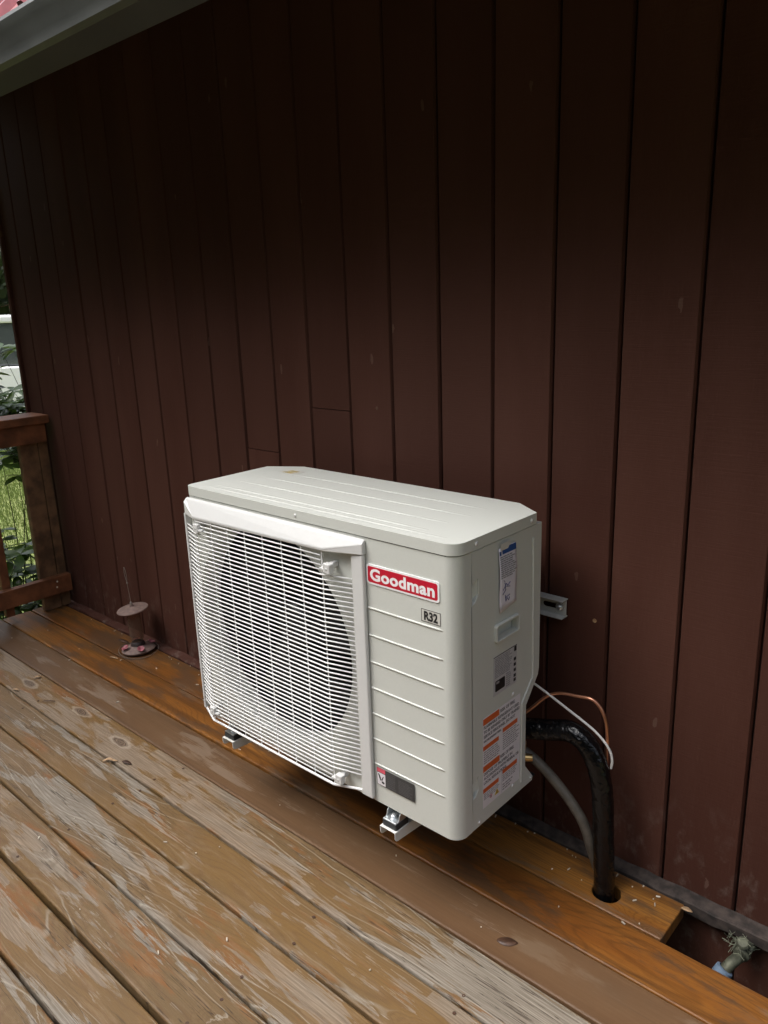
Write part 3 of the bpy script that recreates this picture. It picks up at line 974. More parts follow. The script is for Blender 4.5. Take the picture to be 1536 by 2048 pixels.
obj('plate_mark_light', bm, 'print_mid', rp)

# large warning label, orange headings over lines of print
W0, W1, V0, V1 = -.3690, -.2150, .286, .5185
bm = BM(); prism(bm, [rect(W0, W1, V0, V1)], SIDE, .0002, .0006)
wl = obj('warning_label', bm, 'sticker_white', unit)
heads = [(-.3685, -.304, .501, .5165), (-.3685, -.306, .4365, .4475), (-.2895, -.227, .4475, .4585), (-.3685, -.302, .381, .396),
         (-.3685, -.306, .326, .337), (-.2895, -.227, .337, .348)]
for h in heads:
    bm = BM(); prism(bm, [rect(*h)], SIDE, .0006, .0009); obj('warning_heading', bm, 'orange', wl)
bm = BM()
def tx(s, u, v, wd, hh=.0078): bm_text(bm, s, SIDE, u, v, .01, .0008, offset=.0003, align='LEFT', width=wd, height=hh)
tx('RISK OF FIRE.', -.300, .5085, .062, .0085)
tx('FLAMMABLE REFRIGERANT USED.', -.366, .4945, .147)
tx('TO BE REPAIRED ONLY BY TRAINED', -.366, .4825, .148)
tx('SERVICE PERSONNEL. DO NOT', -.366, .4705, .128)
tx('PUNCTURE REFRIGERANT TUBING.', -.366, .4590, .070, .0055)
tx('RISK OF FIRE.', -.299, .3885, .058, .0085)
tx('DISPOSE OF PROPERLY IN', -.366, .3745, .118)
tx('ACCORDANCE WITH FEDERAL OR', -.366, .3630, .146)
tx('LOCAL REGULATIONS.', -.366, .3515, .094)
obj('warning_lettering', bm, 'print_grey', wl)['kind'] = 'stuff'
bm = BM()
textlines(bm, SIDE, -.366, -.297, .400, .434, 6, .0006, .45, (.005, .014), .002)
textlines(bm, SIDE, -.289, -.218, .400, .4455, 8, .0006, .45, (.005, .014), .002)
textlines(bm, SIDE, -.366, -.297, .306, .324, 4, .0006, .45, (.005, .014), .002)
textlines(bm, SIDE, -.289, -.218, .315, .335, 4, .0006, .45, (.005, .014), .002)
textlines(bm, SIDE, -.289, -.245, .291, .311, 3, .0006, .5, (.008, .014), .002)
prism(bm, [rect(-.2925, -.2919, .288, .352)], SIDE, .0006, .0008)
obj('warning_text', bm, 'print_mid', wl)['kind'] = 'stuff'
bm = BM(); prism(bm, [[(-.3215, .2965), (-.3035, .2965), (-.3125, .3115)]], SIDE, .0006, .0009)
obj('hazard_triangle', bm, 'yellow', wl)
bm = BM()
prism(bm, [[(-.3315, .2985 + .006), (-.3375, .2925 + .006), (-.3435, .2985 + .006), (-.3375, .3045 + .006)], [(-.3330, .3045), (-.3375, .300), (-.3420, .3045), (-.3375, .309)]], SIDE, .0006, .0009)
obj('hazard_diamond', bm, 'pink', wl)
bm = BM()
prism(bm, [[(-.314, .299), (-.311, .299), (-.3115, .307), (-.3135, .307)]], SIDE, .0009, .0011)
prism(bm, [[(-.3395, .302), (-.3355, .302), (-.3365, .3065), (-.3375, .3075), (-.3385, .3065)]], SIDE, .0009, .0011)
obj('hazard_mark', bm, 'print_black', wl)

# service valves and cover behind the notch
bm = BM()
box(bm, -.650, -.632, -.182, -.150, .40, .525)
obj('valve_cover', bm, 'coil', unit, bevel=.003)
bm = BM(); lathe(bm, [(.0, 0), (.010, 0), (.0105, .010), (.009, .022), (.0, .022)], (-.632, -.160, .307), (.8, .6, 0), 16)
obj('valve_cap', bm, 'brass', unit, smooth=40)
bm = BM(); lathe(bm, [(.0, 0), (.013, 0), (.013, .012), (.0, .012)], (-.629, -.178, .352), (1, .35, 0), 8)
obj('valve_nut', bm, 'brass', unit, smooth=30)
bm = BM(); lathe(bm, [(.0, 0), (.006, 0), (.005, .010), (.0, .011)], (-.629, -.176, .398), (.9, .45, 0), 10)
obj('port_cap', bm, 'cap_red', unit, smooth=40)
bm = BM(); box(bm, -.70, -.625, -.165, -.135, zb - .006, zb - .0005); obj('base_lip', bm, 'coil', unit)

# mounting feet under the unit -------------------------------------
ARM_Z = .205
for xc in (-.8055, -1.4325):
    yfr = -.452
    bm = BM()
    # zinc foot plate with folded ears rising to the base
    box(bm, xc - .021, xc + .021, yfr - .026, yfr + .012, ARM_Z + .0155, ARM_Z + .019)
    foot = obj('mounting_foot', bm, 'zinc', unit, bevel=.0016, seg=2)
    for s in (-1, 1):
        bm = BM()
        prism(bm, [[(yfr - .014, ARM_Z + .0192), (yfr + .014, ARM_Z + .0192), (yfr + .014, zb - .0003), (yfr - .001, zb - .0003), (yfr - .010, zb - .010)]],
              lambda u, v, dd, s=s: (xc + s * (.0195 + dd), u, v), -.0012, .0012)
        obj('foot_ear', bm, 'zinc', foot, bevel=.0008)
    bm = BM(); box(bm, xc - .0175, xc + .0175, yfr + .0120, yfr + .0142, ARM_Z + .0192, zb - .0003)
    obj('foot_web', bm, 'zinc', foot)
    bm = BM()
    lathe(bm, [(0, 0), (.0105, 0), (.0105, .002), (.0072, .0022), (.0072, .0075), (.0060, .0085), (.0036, .0087), (.0036, .012), (0, .0125)], (xc, yfr - .009, ARM_Z + .0191), (0, 0, 1), 6 * 3)
    obj('bolt', bm, 'zinc', foot, smooth=30)

# ================================================================== WALL BRACKET
br = thing('wall_bracket', 'white steel wall bracket of rail and two channel arms under the heat pump', 'bracket', (-1.1, 0, .2))
RY = -.033
def slot(cx, cz, l, r, n=8):
    return [(cx + l / 2 + r * cos(-pi / 2 + pi * k / n), cz + r * sin(-pi / 2 + pi * k / n)) for k in range(n + 1)] + \
           [(cx - l / 2 + r * cos(pi / 2 + pi * k / n), cz + r * sin(pi / 2 + pi * k / n)) for k in range(n + 1)]
bm = BM()
face = lambda u, v, dd: (u, -.012 - dd, v)
prism(bm, [rect(-1.60, -.6060, .6460, .6890), slot(-.643, .6675, .044, .0068), slot(-1.53, .6675, .046, .0070)], face, -.0024, 0)
box(bm, -1.60, -.6060, RY, -.0030, .6436, .6459)
box(bm, -1.60, -.6060, RY, -.0030, .6891, .6914)
rail = obj('wall_rail', bm, 'rail_shaded', br, bevel=.0010)
bm = BM(); lathe(bm, [(0, 0), (.0115, 0), (.0115, .002), (.0075, .0025), (.0075, .007), (.005, .009), (0, .0095)], (-.623, -.0122, .6675), (0, -1, 0), 18)
obj('rail_bolt', bm, 'zinc', rail, smooth=30)
for xc in (-.8055, -1.4325):
    hw = .0245
    bm = BM()
    # inverted channel: top web, two flanges with a rolled lip
    box(bm, xc - hw, xc + hw, -.4855, -.036, ARM_Z - .0022, ARM_Z)
    for s in (-1, 1):
        x0 = xc + s * (hw - .0011)
        prism(bm, [[(-.4855, ARM_Z - .0023), (-.4855, ARM_Z - .018), (-.482, ARM_Z - .0245), (-.475, ARM_Z - .027), (-.036, ARM_Z - .060), (-.036, ARM_Z - .0023)]],
              lambda u, v, dd, x0=x0: (x0 + dd, u, v), -.0011, .0011)
    obj('bracket_arm', bm, 'channel', br, bevel=.0009)
    bm = BM(); box(bm, xc - .021, xc + .021, -.038, -.0045, ARM_Z - .07, .6434)
    obj('bracket_upright', bm, 'channel', br, bevel=.0012)
    for yc in (-.452, -.185):
        bm = BM(); prism(bm, [rrect(xc - .0225, xc + .0225, yc - .027, yc + .020, .004, 4)], lambda u, v, dd: (u, v, dd), ARM_Z + .0003, ARM_Z + .0153)
        obj('rubber_pad', bm, 'rubber', br, bevel=.0012)

# ================================================================== PIPES AND CABLES
bm = BM()
pp = spline([(-.675, -.150, .372), (-.630, -.140, .381), (-.582, -.128, .389), (-.530, -.122, .403), (-.4905, -.12, .392), (-.4625, -.12, .360), (-.4440, -.12, .312), (-.434, -.12, .250), (-.428, -.121, .16), (-.420, -.123, .04), (-.417, -.124, -.06), (-.415, -.124, -.30)], 10)
rnp = random.Random(4)
wob = [1 + rnp.uniform(-.022, .022) for _ in range(400)]
tube(bm, pp, .0255, 18, rfun=lambda t: wob[int(t * 130)] * (1.03 if t < .5 else 1.0))
tag(obj('insulated_pipe', bm, 'tape', smooth=55), 'thick black taped pipe bending down into the deck hole', 'pipe')
bm = BM()
tube(bm, spline([(-.660, -.150, .405), (-.634, -.130, .428), (-.600, -.108, .466), (-.570, -.098, .481), (-.526, -.095, .487), (-.488, -.092, .490), (-.466, -.090, .475), (-.451, -.090, .446), (-.443, -.092, .400), (-.441, -.094, .36), (-.438, -.097, .31), (-.432, -.098, .25)], 6), .0042, 10)
tag(obj('copper_tube', bm, 'copper', smooth=60), 'thin bare copper tube arching against the brown wall', 'tube')
bm = BM()
tube(bm, spline([(-.665, -.145, .515), (-.640, -.117, .497), (-.610, -.108, .480), (-.548, -.105, .452), (-.480, -.10, .418), (-.448, -.099, .395), (-.431, -.098, .372), (-.4255, -.098, .350), (-.427, -.099, .33)], 6), .0031, 10)
tag(obj('white_cable', bm, 'cable', smooth=60), 'white control cable running down from the unit onto the black pipe', 'cable')
bm = BM()
tube(bm, spline([(-.665, -.150, .325), (-.628, -.138, .305), (-.590, -.130, .278), (-.549, -.125, .242), (-.510, -.124, .205), (-.479, -.124, .165), (-.460, -.121, .11), (-.448, -.108, .050), (-.440, -.098, .012), (-.434, -.094, -.05)], 6), .0130, 12)
tag(obj('drain_hose', bm, 'hose', smooth=60), 'grey drain hose curving into the hole behind the black pipe', 'hose')

# paper tag taped to the service side ------------------------------
tag_root = thing('paper_tag', 'narrow white paper tag with blue top band and blue handwriting, taped to the unit side', 'paper tag', (xr, -.28, .83))
def TAG(u, v, dd):
    t = (.905 - v) / .145
    lean = .010 * t
    return (xr + .0045 + .004 * sin(t * 5.5) * t + .0035 * t + .004 * sin((u + .28) * 40) * .3 + dd, u + lean * .5, v + (u + .28) * .02)
bm = BM()
gr = [[bm.verts.new(TAG(-.314 + .064 * i / 6, .765 + .140 * j / 16 - (.010 * (1 - i / 6) if j == 0 else 0), 0)) for i in range(7)] for j in range(17)]
for a, b in zip(gr, gr[1:]):
    for i in range(6): bm.faces.new((a[i], a[i + 1], b[i + 1], b[i]))
o = obj('tag_sheet', bm, 'paper', tag_root, smooth=60)
md = o.modifiers.new('thickness', 'SOLIDIFY'); md.thickness = .0003
def wavy(bm, u0, u1, v0, v1, dd, nu=4):
    for i in range(nu):
        a, b = u0 + (u1 - u0) * i / nu, u0 + (u1 - u0) * (i + 1) / nu
        bm.faces.new([bm.verts.new(TAG(*p, dd)) for p in ((a, v0), (b, v0), (b, v1), (a, v1))])
bm = BM(); wavy(bm, -.302, -.2505, .8895, .9045, .0009); wavy(bm, -.3125, -.3055, .8885, .8975, .0009, 1); obj('blue_band', bm, 'paper_blue', tag_root)
bm = BM()
for i in range(11):
    v = .884 - i * .0048
    u = -.311
    while u < -.268 + rt.uniform(-.006, .006):
        e = u + rt.uniform(.006, .016)
        wavy(bm, u, e, v - .0014, v + .0014, .0009, 2); u = e + .0016
obj('printed_lines', bm, 'print_mid', tag_root)
bm = BM()
for pts in ([(-.301, .829), (-.297, .826)], [(-.302, .806), (-.290, .820), (-.286, .813), (-.277, .820)], [(-.297, .823), (-.292, .805), (-.303, .795)], [(-.290, .812), (-.277, .809)],
            [(-.293, .792), (-.291, .776)], [(-.293, .785), (-.276, .789)], [(-.291, .776), (-.286, .784), (-.281, .776), (-.277, .783)]):
    tube(bm, [TAG(p[0], p[1], .0012) for p in pts], .0008, 5)
obj('handwriting', bm, 'ink', tag_root)
bm = BM(); prism(bm, [rect(-.309, -.269, .899, .915)], SIDE, .0052, .0056); obj('clear_tape', bm, 'decal_clear', tag_root)

# ================================================================== RAILING
rl_ = thing('deck_railing', 'brown wooden deck railing butted against the house wall at the deck end', 'railing', (-3.4, -.9, 0))
bm = BM(); box(bm, -3.408, -3.372, -.146, -.062, .0015, .836); obj('post', bm, 'rail_old', rl_, bevel=.004)
bm = BM(); box(bm, -3.408, -3.376, -.058, -.0135, .0015, .836); obj('wall_post', bm, 'rail_old', rl_, bevel=.003)
bm = BM(); box(bm, -3.48, -3.315, -2.9, -.014, .926, .964); obj('cap_rail', bm, 'rail', rl_, bevel=.004)
bm = BM(); box(bm, -3.3715, -3.333, -2.9, -.030, .837, .9255); obj('top_rail', bm, 'rail', rl_, bevel=.003)
bm = BM(); box(bm, -3.3715, -3.333, -2.9, -.0135, .086, .173)
lr = obj('bottom_rail', bm, 'rail', rl_, bevel=.003)
for (y, z) in ((-.085, .150), (-.09, .122)):
    bm = BM(); lathe(bm, [(.005, 0), (.004, .0012), (0, .0016)], (-3.3332, y, z), (1, 0, 0), 10); obj('nail_head', bm, 'speck', lr)
for i in range(20):
    y1 = -.290 - i * .13
    bm = BM(); box(bm, -3.412, -3.3725, y1 - .038, y1, .03, .9255); obj('baluster', bm, 'rail', rl_, bevel=.002)

# ================================================================== HUMMINGBIRD FEEDER
FX, FY = -2.600, -.098
fd = thing('hummingbird_feeder', 'faded hummingbird feeder with pink flowers standing on the deck by the wall', 'bird feeder', (FX, FY, 0))
lean = Vector((-.055, .0, 1)).normalized()
C0 = Vector((FX, FY, .002))
bm = BM(); lathe(bm, [(0, .0), (.062, .0), (.070, .006), (.071, .011), (.060, .018), (.034, .023), (.030, .027), (0, .027)], C0, lean, 32)
base = obj('feeder_base', bm, 'feeder', fd, smooth=40)
bm = BM(); lathe(bm, [(.030, .0235), (.030, .036), (.024, .044), (.021, .044)], C0, lean, 24); obj('collar', bm, 'feeder_dark', fd, smooth=40)
bm = BM(); lathe(bm, [(.0225, .040), (.028, .055), (.0285, .185), (.0265, .185), (.026, .056), (.0205, .042)], C0, lean, 24); obj('nectar_tube', bm, 'glass', fd, smooth=40)
tilt = Vector((-.06, -.10, 1)).normalized()
CT = C0 + lean * .190
bm = BM(); lathe(bm, [(.022, -.006), (.030, -.004), (.064, -.003), (.066, 0), (.064, .0025), (.03, .008), (.010, .012), (.006, .02), (0, .021)], CT, tilt, 36)
obj('canopy', bm, 'feeder', fd, smooth=40)
for k, a in enumerate((-1.75, -.35, 2.75, 1.2)):
    p = C0 + Vector((cos(a) * .053, sin(a) * .053, .021))
    nrm = Vector((cos(a) * .45, sin(a) * .45, 1)).normalized()
    bm = BM()
    lathe(bm, [(0, .002), (.004, .001), (.006, .004), (.013, .009), (.0155, .0115), (.015, .0125), (.007, .008), (.004, .004), (0, .003)], p, nrm, 14)
    for i, v in enumerate(bm.verts):
        rel = v.co - p
        ang = math.atan2(rel.y, rel.x)
        v.co += nrm * (.002 * sin(ang * 5)) * (rel.length / .015)
    obj('flower', bm, 'petal', base, smooth=60)
bm = BM()
ring = [(FX + .093 * cos(t), FY + .012 * 0 + .080 * sin(t) + .0, .006 + .004 * sin(t * 2)) for t in [2 * pi * i / 40 for i in range(41)]]
tube(bm, ring, .0016, 6); obj('perch_ring', bm, 'wire', fd, smooth=60)
bm = BM()
top = CT + tilt * .018
tube(bm, spline([top, top + Vector((-.004, 0, .03)), top + Vector((-.012, 0, .085)), top + Vector((-.014, 0, .10)), top + Vector((-.026, 0, .135)), top + Vector((-.024, 0, .165)), top + Vector((-.016, 0, .155)), top + Vector((-.010, 0, .125)), top + Vector((-.013, 0, .098))], 6), .0014, 6)
lathe(bm, [(0, 0), (.006, .002), (.006, .010), (.003, .016), (0, .018)], top, tilt, 12)
lathe(bm, [(0, 0), (.0035, .001), (.0035, .008), (0, .010)], top + Vector((-.0125, 0, .093)), (0, 0, 1), 8)
obj('hanger', bm, 'wire', fd, smooth=60)

# ================================================================== FAUCET BELOW THE LEDGE
fc = thing('garden_faucet', 'corroded garden faucet with a pale blue cap on the lower wall', 'faucet', (-.118, 0, -.06))
bm = BM()
lathe(bm, [(0, 0), (.022, 0), (.022, .004), (.014, .006), (.014, .030), (.018, .034), (.018, .05), (.013, .054), (.013, .06)], (-.112, -.004, -.050), (0, -1, 0), 18)
tube(bm, spline([(-.112, -.05, -.052), (-.117, -.070, -.054), (-.123, -.085, -.058), (-.130, -.098, -.070)], 5), .0125, 12)
obj('faucet_body', bm, 'spigot', fc, smooth=40)
bm = BM(); lathe(bm, [(.014, 0), (.0195, .002), (.0195, .022), (.016, .024), (0, .024)], (-.130, -.098, -.066), (-.45, -.55, -1), 20)
obj('hose_cap', bm, 'blue_cap', fc, smooth=40)
bm = BM(); lathe(bm, [(.005, 0), (.005, .012), (.013, .014), (.015, .019), (.011, .023), (0, .024)], (-.112, -.044, -.034), (0.1, -.5, 1), 10)
obj('faucet_handle', bm, 'spigot', fc, smooth=40)
bm = BM()
for i in range(110):
    c = Vector((-.115, -.035, -.035)) + Vector((rt.gauss(0, .014), rt.gauss(0, .014), rt.gauss(0, .012)))
    dd = Vector((rt.gauss(0, 1), rt.gauss(0, 1), rt.gauss(0, 1))).normalized() * .012
    tube(bm, [c - dd, c + Vector((rt.gauss(0, .003), rt.gauss(0, .003), rt.gauss(0, .003))), c + dd], .0006, 4)
tag(obj('cobweb_lint', bm, 'lint', fc), kind='stuff')

# ================================================================== LITTER ON THE DECK
def leaf_bm(L, Wd, curl, twist=0.0):
    bm = BM()
    rows = []
    for i in range(9):
        t = i / 8
        wv = Wd * sin(pi * min(1, t * .93 + .05)) ** .8
        row = []
        for j in (-1, 0, 1):
            z = curl * (abs(j) * .6 + sin(pi * t) * .5 * (1 if curl > 0 else 1)) + .001
            row.append(bm.verts.new((L * (t - .5), j * wv / 2 + twist * sin(t * 5), z + abs(curl) * .4 * sin(t * 4))))
        rows.append(row)
    for a, b in zip(rows, rows[1:]):
        for j in range(2): bm.faces.new((a[j], a[j + 1], b[j + 1], b[j]))
    return bm
def leaf(x, y, rz, L, Wd, curl, mat, label, grp='dead leaves fallen on the deck', twist=0.0):
    o = obj('dead_leaf', leaf_bm(L, Wd, curl, twist), mat, smooth=60)
    o.location = (x, y, .0022 if curl > .0005 else .0004); o.rotation_euler = (0, 0, rz)
    md = o.modifiers.new('thickness', 'SOLIDIFY'); md.thickness = .0005; md.offset = 1
    return tag(o, label, 'leaf', grp)
leaf(-.513, -.410, .5, .048, .026, .0001, 'dry_dark', 'flat dark wet leaf on the brown plank in front of the pipe')
leaf(-2.615, -.208, .3, .045, .010, .003, 'dry', 'thin curled tan leaf in front of the bird feeder')
leaf(-2.742, -.090, .1, .075, .020, .001, 'dry_dark', 'dark leaf on the orange plank left of the bird feeder')
leaf(-1.915, -.617, .9, .048, .012, .004, 'dry', 'curled tan leaf alone on the weathered planks left of the unit', twist=.006)
leaf(-1.862, -.588, .3, .040, .014, .003, 'dry_dark', 'small dark leaf touching the curled tan leaf')
leaf(-2.700, -.497, 1.2, .028, .012, .004, 'dry', 'pale leaf at the plank gap near the deck left edge')
leaf(-2.665, -.600, .4, .032, .014, .003, 'dry', 'tan leaf lying furthest left on the grey planks')
leaf(-.238, -.060, .2, .026, .014, .003, 'dry', 'little tan chip under the ledge at the cut plank end')
leaf(-2.47, -.56, .7, .050, .005, .003, 'dry_dark', 'dark twig-like leaf across the plank gap at far left')
bm = BM()
for i in range(130):
    if i < 60: x, y = rt.uniform(-3.3, -.3), -.045 - abs(rt.gauss(0, .012))
    elif i < 76: x, y = rt.uniform(-.62, -.27), rt.uniform(-.20, -.045)
    else: x, y = rt.uniform(-3.2, .2), rt.uniform(-1.2, -.1)
    if (x - HOLE[0]) ** 2 + (y - HOLE[1]) ** 2 < .05 ** 2: continue
    if abs((((DBACK - y) / PITCH) % 1) - 0) < .06 or (((DBACK - y) / PITCH) % 1) > .94: continue
    a = rt.uniform(0, pi); L = rt.choice((.0012, .0015, .002, .005)); wd = rt.uniform(.0006, .0014)
    ca, sa = cos(a), sin(a)
    z0 = .0025
    vs = [bm.verts.new((x + ca * p - sa * q, y + sa * p + ca * q, z0 + z)) for z in (-.002, .0008) for p, q in ((-L, -wd), (L, -wd), (L, wd), (-L, wd))]
    for f in ((4, 5, 6, 7), (0, 1, 5, 4), (1, 2, 6, 5), (2, 3, 7, 6), (3, 0, 4, 7)): bm.faces.new([vs[i] for i in f])
tag(obj('wood_crumbs', bm, 'speck'), 'scattered pale crumbs and splinters on the deck', 'debris', kind='stuff')

# ================================================================== BEYOND THE DECK
# white van
vx, vy = -13.2, 4.5
van = thing('parked_van', 'white van parked on the lawn beyond the railing', 'van', (vx, vy, -.6))
ax = Vector((.829, .559, 0)); sx_ = Vector((.559, -.829, 0))       # length direction, side facing the deck
def VP(l, s, h): return Vector((vx, vy, -.6)) + ax * l + sx_ * s + Vector((0, 0, h))
def vprism(loop, s0, s1, mat, name, parent=van, holes=[], bev=.03):
    bm = BM(); prism(bm, [loop] + holes, lambda u, v, dd: VP(u, dd, v), s0, s1)
    return obj(name, bm, mat, parent, bevel=bev, seg=3)
body = vprism([(-2.35, .32), (2.45, .32), (2.55, .62), (2.45, 1.02), (1.6, 1.18), (-2.3, 1.18), (-2.42, .8)], -.9, .9, 'van', 'body')
vprism([(-2.2, 1.181), (1.45, 1.181), (1.35, 1.24), (.70, 1.86), (-2.05, 1.90), (-2.18, 1.80)], -.80, .80, 'van_glass', 'window_band', bev=.04)
vprism([(-2.12, 1.80), (-2.0, 1.99), (.40, 1.985), (.78, 1.83), (.70, 1.80), (.2, 1.86), (-2.0, 1.87)], -.84, .84, 'van', 'roof', bev=.04)
for l, t_ in ((-2.14, .10), (-1.0, .07), (.42, .07)):
    vprism([(l, 1.182), (l + t_, 1.182), (l + t_, 1.86), (l, 1.86)], .8005, .83, 'van', 'pillar', bev=.008)
vprism([(1.30, 1.182), (1.40, 1.182), (.76, 1.82), (.66, 1.82)], .8005, .83, 'van', 'pillar', bev=.008)
for l in (-1.5, 1.55):
    bm = BM(); lathe(bm, [(.18, 0), (.33, .0), (.34, .03), (.34, .18), (.33, .2)], VP(l, .74, .34), sx_, 24)
    wv_ = obj('tyre', bm, 'tyre', van, smooth=40)
    bm = BM(); lathe(bm, [(0, .19), (.06, .195), (.19, .185), (.19, .1)], VP(l, .74, .34), sx_, 24)
    obj('wheel_rim', bm, 'rim', wv_, smooth=40)
bm = BM(); bmesh.ops.create_icosphere(bm, subdivisions=2, radius=.14)
for v in bm.verts: v.co = VP(.98 + v.co.x * .5, .98 + v.co.y * .5, 1.20 + v.co.z * .7)
obj('door_mirror', bm, 'van_seat', van, smooth=60)
# shrub by the house corner: whorls of long leaves on stems
def leaf_shape():
    bm = BM()
    vs = []
    for i, (t, w_) in enumerate(((0, .04), (.25, .30), (.55, .42), (.82, .26), (1, .02))):
        z = -.12 * t * t
        vs.append([bm.verts.new((t, -w_ / 2, z + .05 * w_)), bm.verts.new((t, 0, z)), bm.verts.new((t, w_ / 2, z + .05 * w_))])
    for a, b in zip(vs, vs[1:]):
        for j in range(2): bm.faces.new((a[j], a[j + 1], b[j + 1], b[j]))
    me = bpy.data.meshes.new('shrub_leaf'); bm.to_mesh(me); bm.free()
    for p in me.polygons: p.use_smooth = True
    me.materials.append(M['shrub'])
    return me
leaf_me = leaf_shape()
rs = random.Random(21)
def shrub(cx, cy, z0, tips, label, dense, n_single):
    root = thing('leafy_shrub', label, 'shrub', (cx, cy, z0), 'broad-leaved shrubs beside the deck')
    st = BM()
    mats = []
    for (x, y, z) in tips:
        bend = Vector((rs.uniform(-.1, .1), rs.uniform(-.1, .1), 0))
        pts = spline([(cx + rs.uniform(-.08, .08), cy + rs.uniform(-.08, .08), z0), Vector((cx, cy, z0)).lerp(Vector((x, y, z)), .55) + bend, (x, y, z)], 5)
        tube(st, pts, .004, 5, rfun=lambda t: 1.3 - t)
        for lev in range(dense):
            q = Vector((x, y, z)) if lev == 0 else Vector(pts[-1 - lev * 2]) if lev * 2 < len(pts) else Vector(pts[0])
            n = rs.randint(5, 8)
            a0 = rs.uniform(0, 6)
            for k in range(n):
                a = a0 + 2 * pi * k / n + rs.uniform(-.25, .25)
                L = rs.uniform(.085, .135)
                m = Matrix.Translation(q) @ Matrix.Rotation(a, 4, 'Z') @ Matrix.Rotation(rs.uniform(-.35, .45), 4, 'Y') @ Matrix.Rotation(rs.uniform(-.4, .4), 4, 'X') @ Matrix.Scale(L, 4)
                mats.append(m)
    obj('stem', st, 'twig', root, smooth=60)
    mats.sort(key=lambda m: (m.translation - CAM).length)
    for m in mats[:n_single]:
        o = bpy.data.objects.new('leaf', leaf_me); COL.objects.link(o); o.parent = root
        o.matrix_local = Matrix.Translation(-Vector(root.location)) @ m
    if len(mats) > n_single:
        bm = BM()
        for m in mats[n_single:]:
            for p in leaf_me.polygons:
                bm.faces.new([bm.verts.new(m @ leaf_me.vertices[i].co) for i in p.vertices])
        o = obj('foliage', bm, 'shrub', root); o['kind'] = 'stuff'
tips = []
for i in range(62):     # upper spray above the rail
    x = rs.uniform(-4.75, -4.05)
    tips.append((x, .30 + (-4.2 - x) * .42 + rs.uniform(-.32, .24), rs.uniform(.80, 1.02) if i % 4 else rs.uniform(1.0, 1.25)))
shrub(-4.45, 1.0, -.6, tips, 'tall shrub whose leaves rise above the rail in front of the van', 2, 220)
tips = []
for i in range(40):
    tips.append((rs.uniform(-4.5, -3.85), rs.uniform(-.35, .25), rs.uniform(-.35, .22)))
shrub(-4.15, -.05, -.6, tips, 'low dark shrub seen under the rail beside the post', 2, 220)
tips = []
for i in range(5): tips.append((rs.uniform(-4.3, -4.0), rs.uniform(-.15, .22), rs.uniform(.55, .80)))
shrub(-4.2, .1, -.6, tips, 'thin shrub with sparse leaves just below the top rail', 1, 60)
# grass
bm_v, bm_f = [], []
rg = random.Random(31)
for i in range(26000):
    t = rg.random() ** .6
    x = -4.0 - 8.0 * t
    y = -.1 + (-3.9 - x) * .43 + rg.uniform(-.9, 1.4) * (1 + .25 * t)
    if x > -3.7: continue
    h = rg.uniform(.03, .085); a = rg.uniform(0, pi); wd = .004 + .003 * t
    lx, ly = rg.uniform(-.03, .03), rg.uniform(-.03, .03)
    k = len(bm_v)
    bm_v += [(x - cos(a) * wd, y - sin(a) * wd, -.6), (x + cos(a) * wd, y + sin(a) * wd, -.6), (x + lx, y + ly, -.6 + h)]
    bm_f.append((k, k + 1, k + 2))
me = bpy.data.meshes.new('grass'); me.from_pydata(bm_v, [], bm_f)
tag(link('grass', me, 'grass'), 'short green lawn grass beyond the deck', 'grass', kind='stuff')

# trees ------------------------------------------------------------
def tree(x, y, h, r, label, mat='woods', seed=1, n=1500, leaf=.22):
    rr = random.Random(seed)
    root = thing('broadleaf_tree' if mat == 'woods' else 'conifer_tree', label, 'tree', (x, y, -.6), 'trees behind the lawn' if x < -10 else None)
    bm = BM()
    tube(bm, spline([(x, y, -.6), (x + rr.uniform(-.1, .1), y, h * .4), (x + rr.uniform(-.2, .2), y + .1, h * .92)], 6), .18, 10, rfun=lambda t: 1.15 - t)
    for i in range(9):
        z = h * rr.uniform(.25, .8); a = rr.uniform(0, 2 * pi); L = r * rr.uniform(.5, .9)
        tube(bm, spline([(x, y, z), (x + cos(a) * L * .5, y + sin(a) * L * .5, z + .25), (x + cos(a) * L, y + sin(a) * L, z + .3)], 4), .05, 6, rfun=lambda t: 1.1 - t)
    obj('trunk', bm, 'bark', root, smooth=60)
    V, F = [], []
    clumps = []
    for i in range(34):
        u = rr.random()
        z = h * (.12 + .86 * u)
        prof = (1 - u) ** .8 if mat == 'conifer' else sin(pi * min(1, .15 + u * .85)) ** .6
        rad = r * prof * math.sqrt(rr.random())
        a = rr.uniform(0, 2 * pi)
        clumps.append((x + rad * cos(a), y + rad * sin(a), z, r * rr.uniform(.22, .42)))
    for i in range(n):
        c = rr.choice(clumps)
        p = Vector((rr.gauss(0, 1), rr.gauss(0, 1), rr.gauss(0, .7))) * c[3] * .55 + Vector(c[:3])
        nrm = Vector((rr.gauss(0, 1), rr.gauss(0, 1), rr.gauss(.6, 1))).normalized()
        t1 = nrm.orthogonal().normalized(); t2 = nrm.cross(t1)
        s = leaf * rr.uniform(.6, 1.3)
        k = len(V)
        V += [p - t1 * s, p - t2 * s * .55, p + t1 * s, p + t2 * s * .55]
        F.append((k, k + 1, k + 2, k + 3))
    me = bpy.data.meshes.new('crown'); me.from_pydata(V, [], F)
    link('crown', me, mat, root)
for i, (x, y, h, r, lab, mt) in enumerate((
        (-19.0, 7.2, 8.5, 2.4, 'dark conifer standing behind the white van roof', 'conifer'),
        (-17.2, 5.2, 3.2, 1.7, 'low olive green tree rising just above the van roof', 'woods'),
        (-22.5, 6.4, 10.5, 2.8, 'tall dim tree at the far left edge behind the conifer', 'woods'))):
    tree(x, y, h, r, lab, mt, 50 + i, 2200 if mt == 'conifer' else 1800, .16)
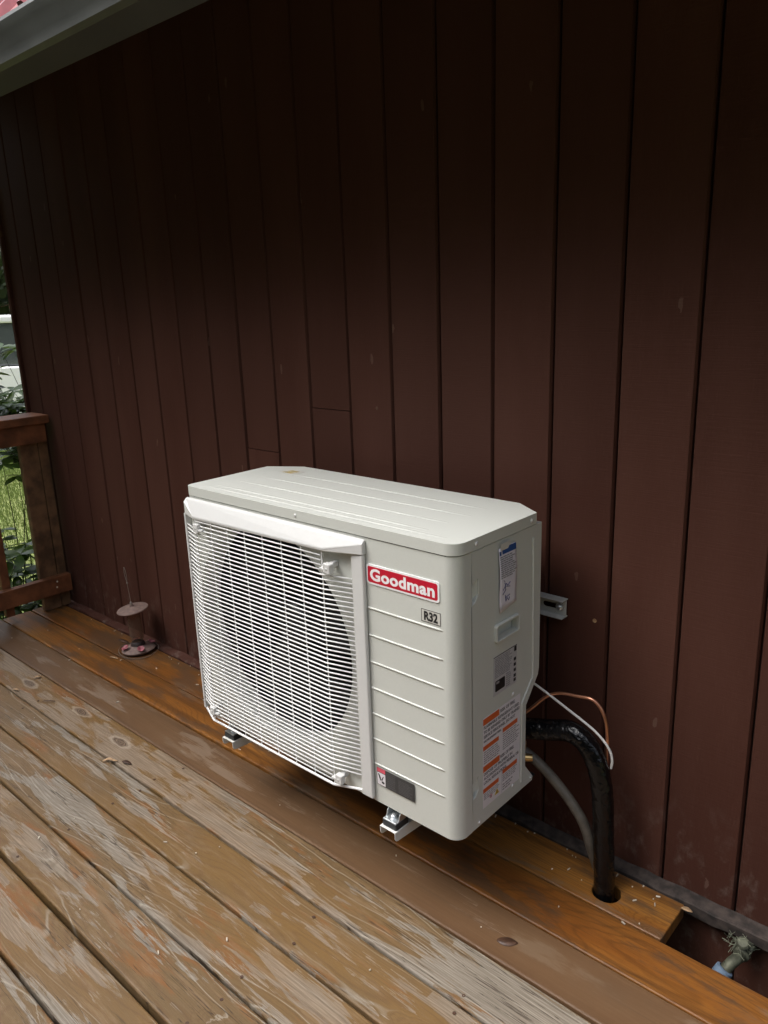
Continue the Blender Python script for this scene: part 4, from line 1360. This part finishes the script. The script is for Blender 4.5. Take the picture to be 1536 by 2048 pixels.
tree(-5.4, -3.0, 5.6, 1.7, 'unseen leafy tree added to shade the left end of the wall and deck', 'woods', 90, 2600, .11)  # out of view, put in to block light from the left
tree(-5.0, -1.35, 4.4, 1.25, 'unseen bushy young tree added beside the deck railing to darken the wall end', 'woods', 91, 4200, .10)  # out of view, added to darken the left end of the wall
# wood all round the lawn; its unseen sides are shaped to shade the porch
V, F = [], []
rw = random.Random(77)
for i in range(70000):
    th = rw.uniform(0, 2 * pi)
    near = max(0.0, min(1.0, (-sin(th) - .25) / .5))        # unseen side drawn close to the porch to keep the upper wall dark
    R0 = 25 - 14.0 * near + (3.0 - 2 * near) * mnoise.noise(Vector((cos(th) * 3, sin(th) * 3, 0)))
    top = 12.0 - 4.2 * near - 4.5 * max(0.0, min(1.0, -cos(th) * 1.6)) * (1 - near) - 5.0 * max(0.0, cos(th)) * (1 - near) + 3.2 * mnoise.noise(Vector((cos(th) * 6, sin(th) * 6, 4))) + 1.2 * mnoise.noise(Vector((cos(th) * 22, sin(th) * 22, 9)))  # lowered to the sides so more sky light reaches unit and lawn
    z = -.6 + (top + .6) * rw.random() ** .8
    rad = R0 + rw.gauss(0, .8)
    p = Vector((rad * cos(th), rad * sin(th), z))
    nrm = (Vector((-cos(th), -sin(th), .5)) + Vector((rw.gauss(0, .8), rw.gauss(0, .8), rw.gauss(0, .8)))).normalized()
    t1 = nrm.orthogonal().normalized(); t2 = nrm.cross(t1)
    s = rw.uniform(.25, .55)
    k = len(V)
    V += [p - t1 * s, p - t2 * s * .6, p + t1 * s, p + t2 * s * .6]
    F.append((k, k + 1, k + 2, k + 3))
me = bpy.data.meshes.new('far_wood'); me.from_pydata(V, [], F)
tag(link('far_wood', me, 'woods'), 'dim wood of leafy trees round the lawn, unseen sides shaped to shade the porch', 'wood', kind='stuff')
bm = BM()
prev = None
for i in range(25):
    th = 2.3 + 1.2 * i / 24
    rowv = [bm.verts.new(((rad) * cos(th), rad * sin(th), z + .25 * sin(i * 1.7))) for rad, z in ((21.5, -.6), (22.6, 1.9), (23.5, 2.6), (24.2, 2.4))]
    if prev:
        for j in range(3): bm.faces.new((prev[j], prev[j + 1], rowv[j + 1], rowv[j]))
    prev = rowv
tag(obj('earth_bank', bm, 'earth', smooth=60), kind='structure')
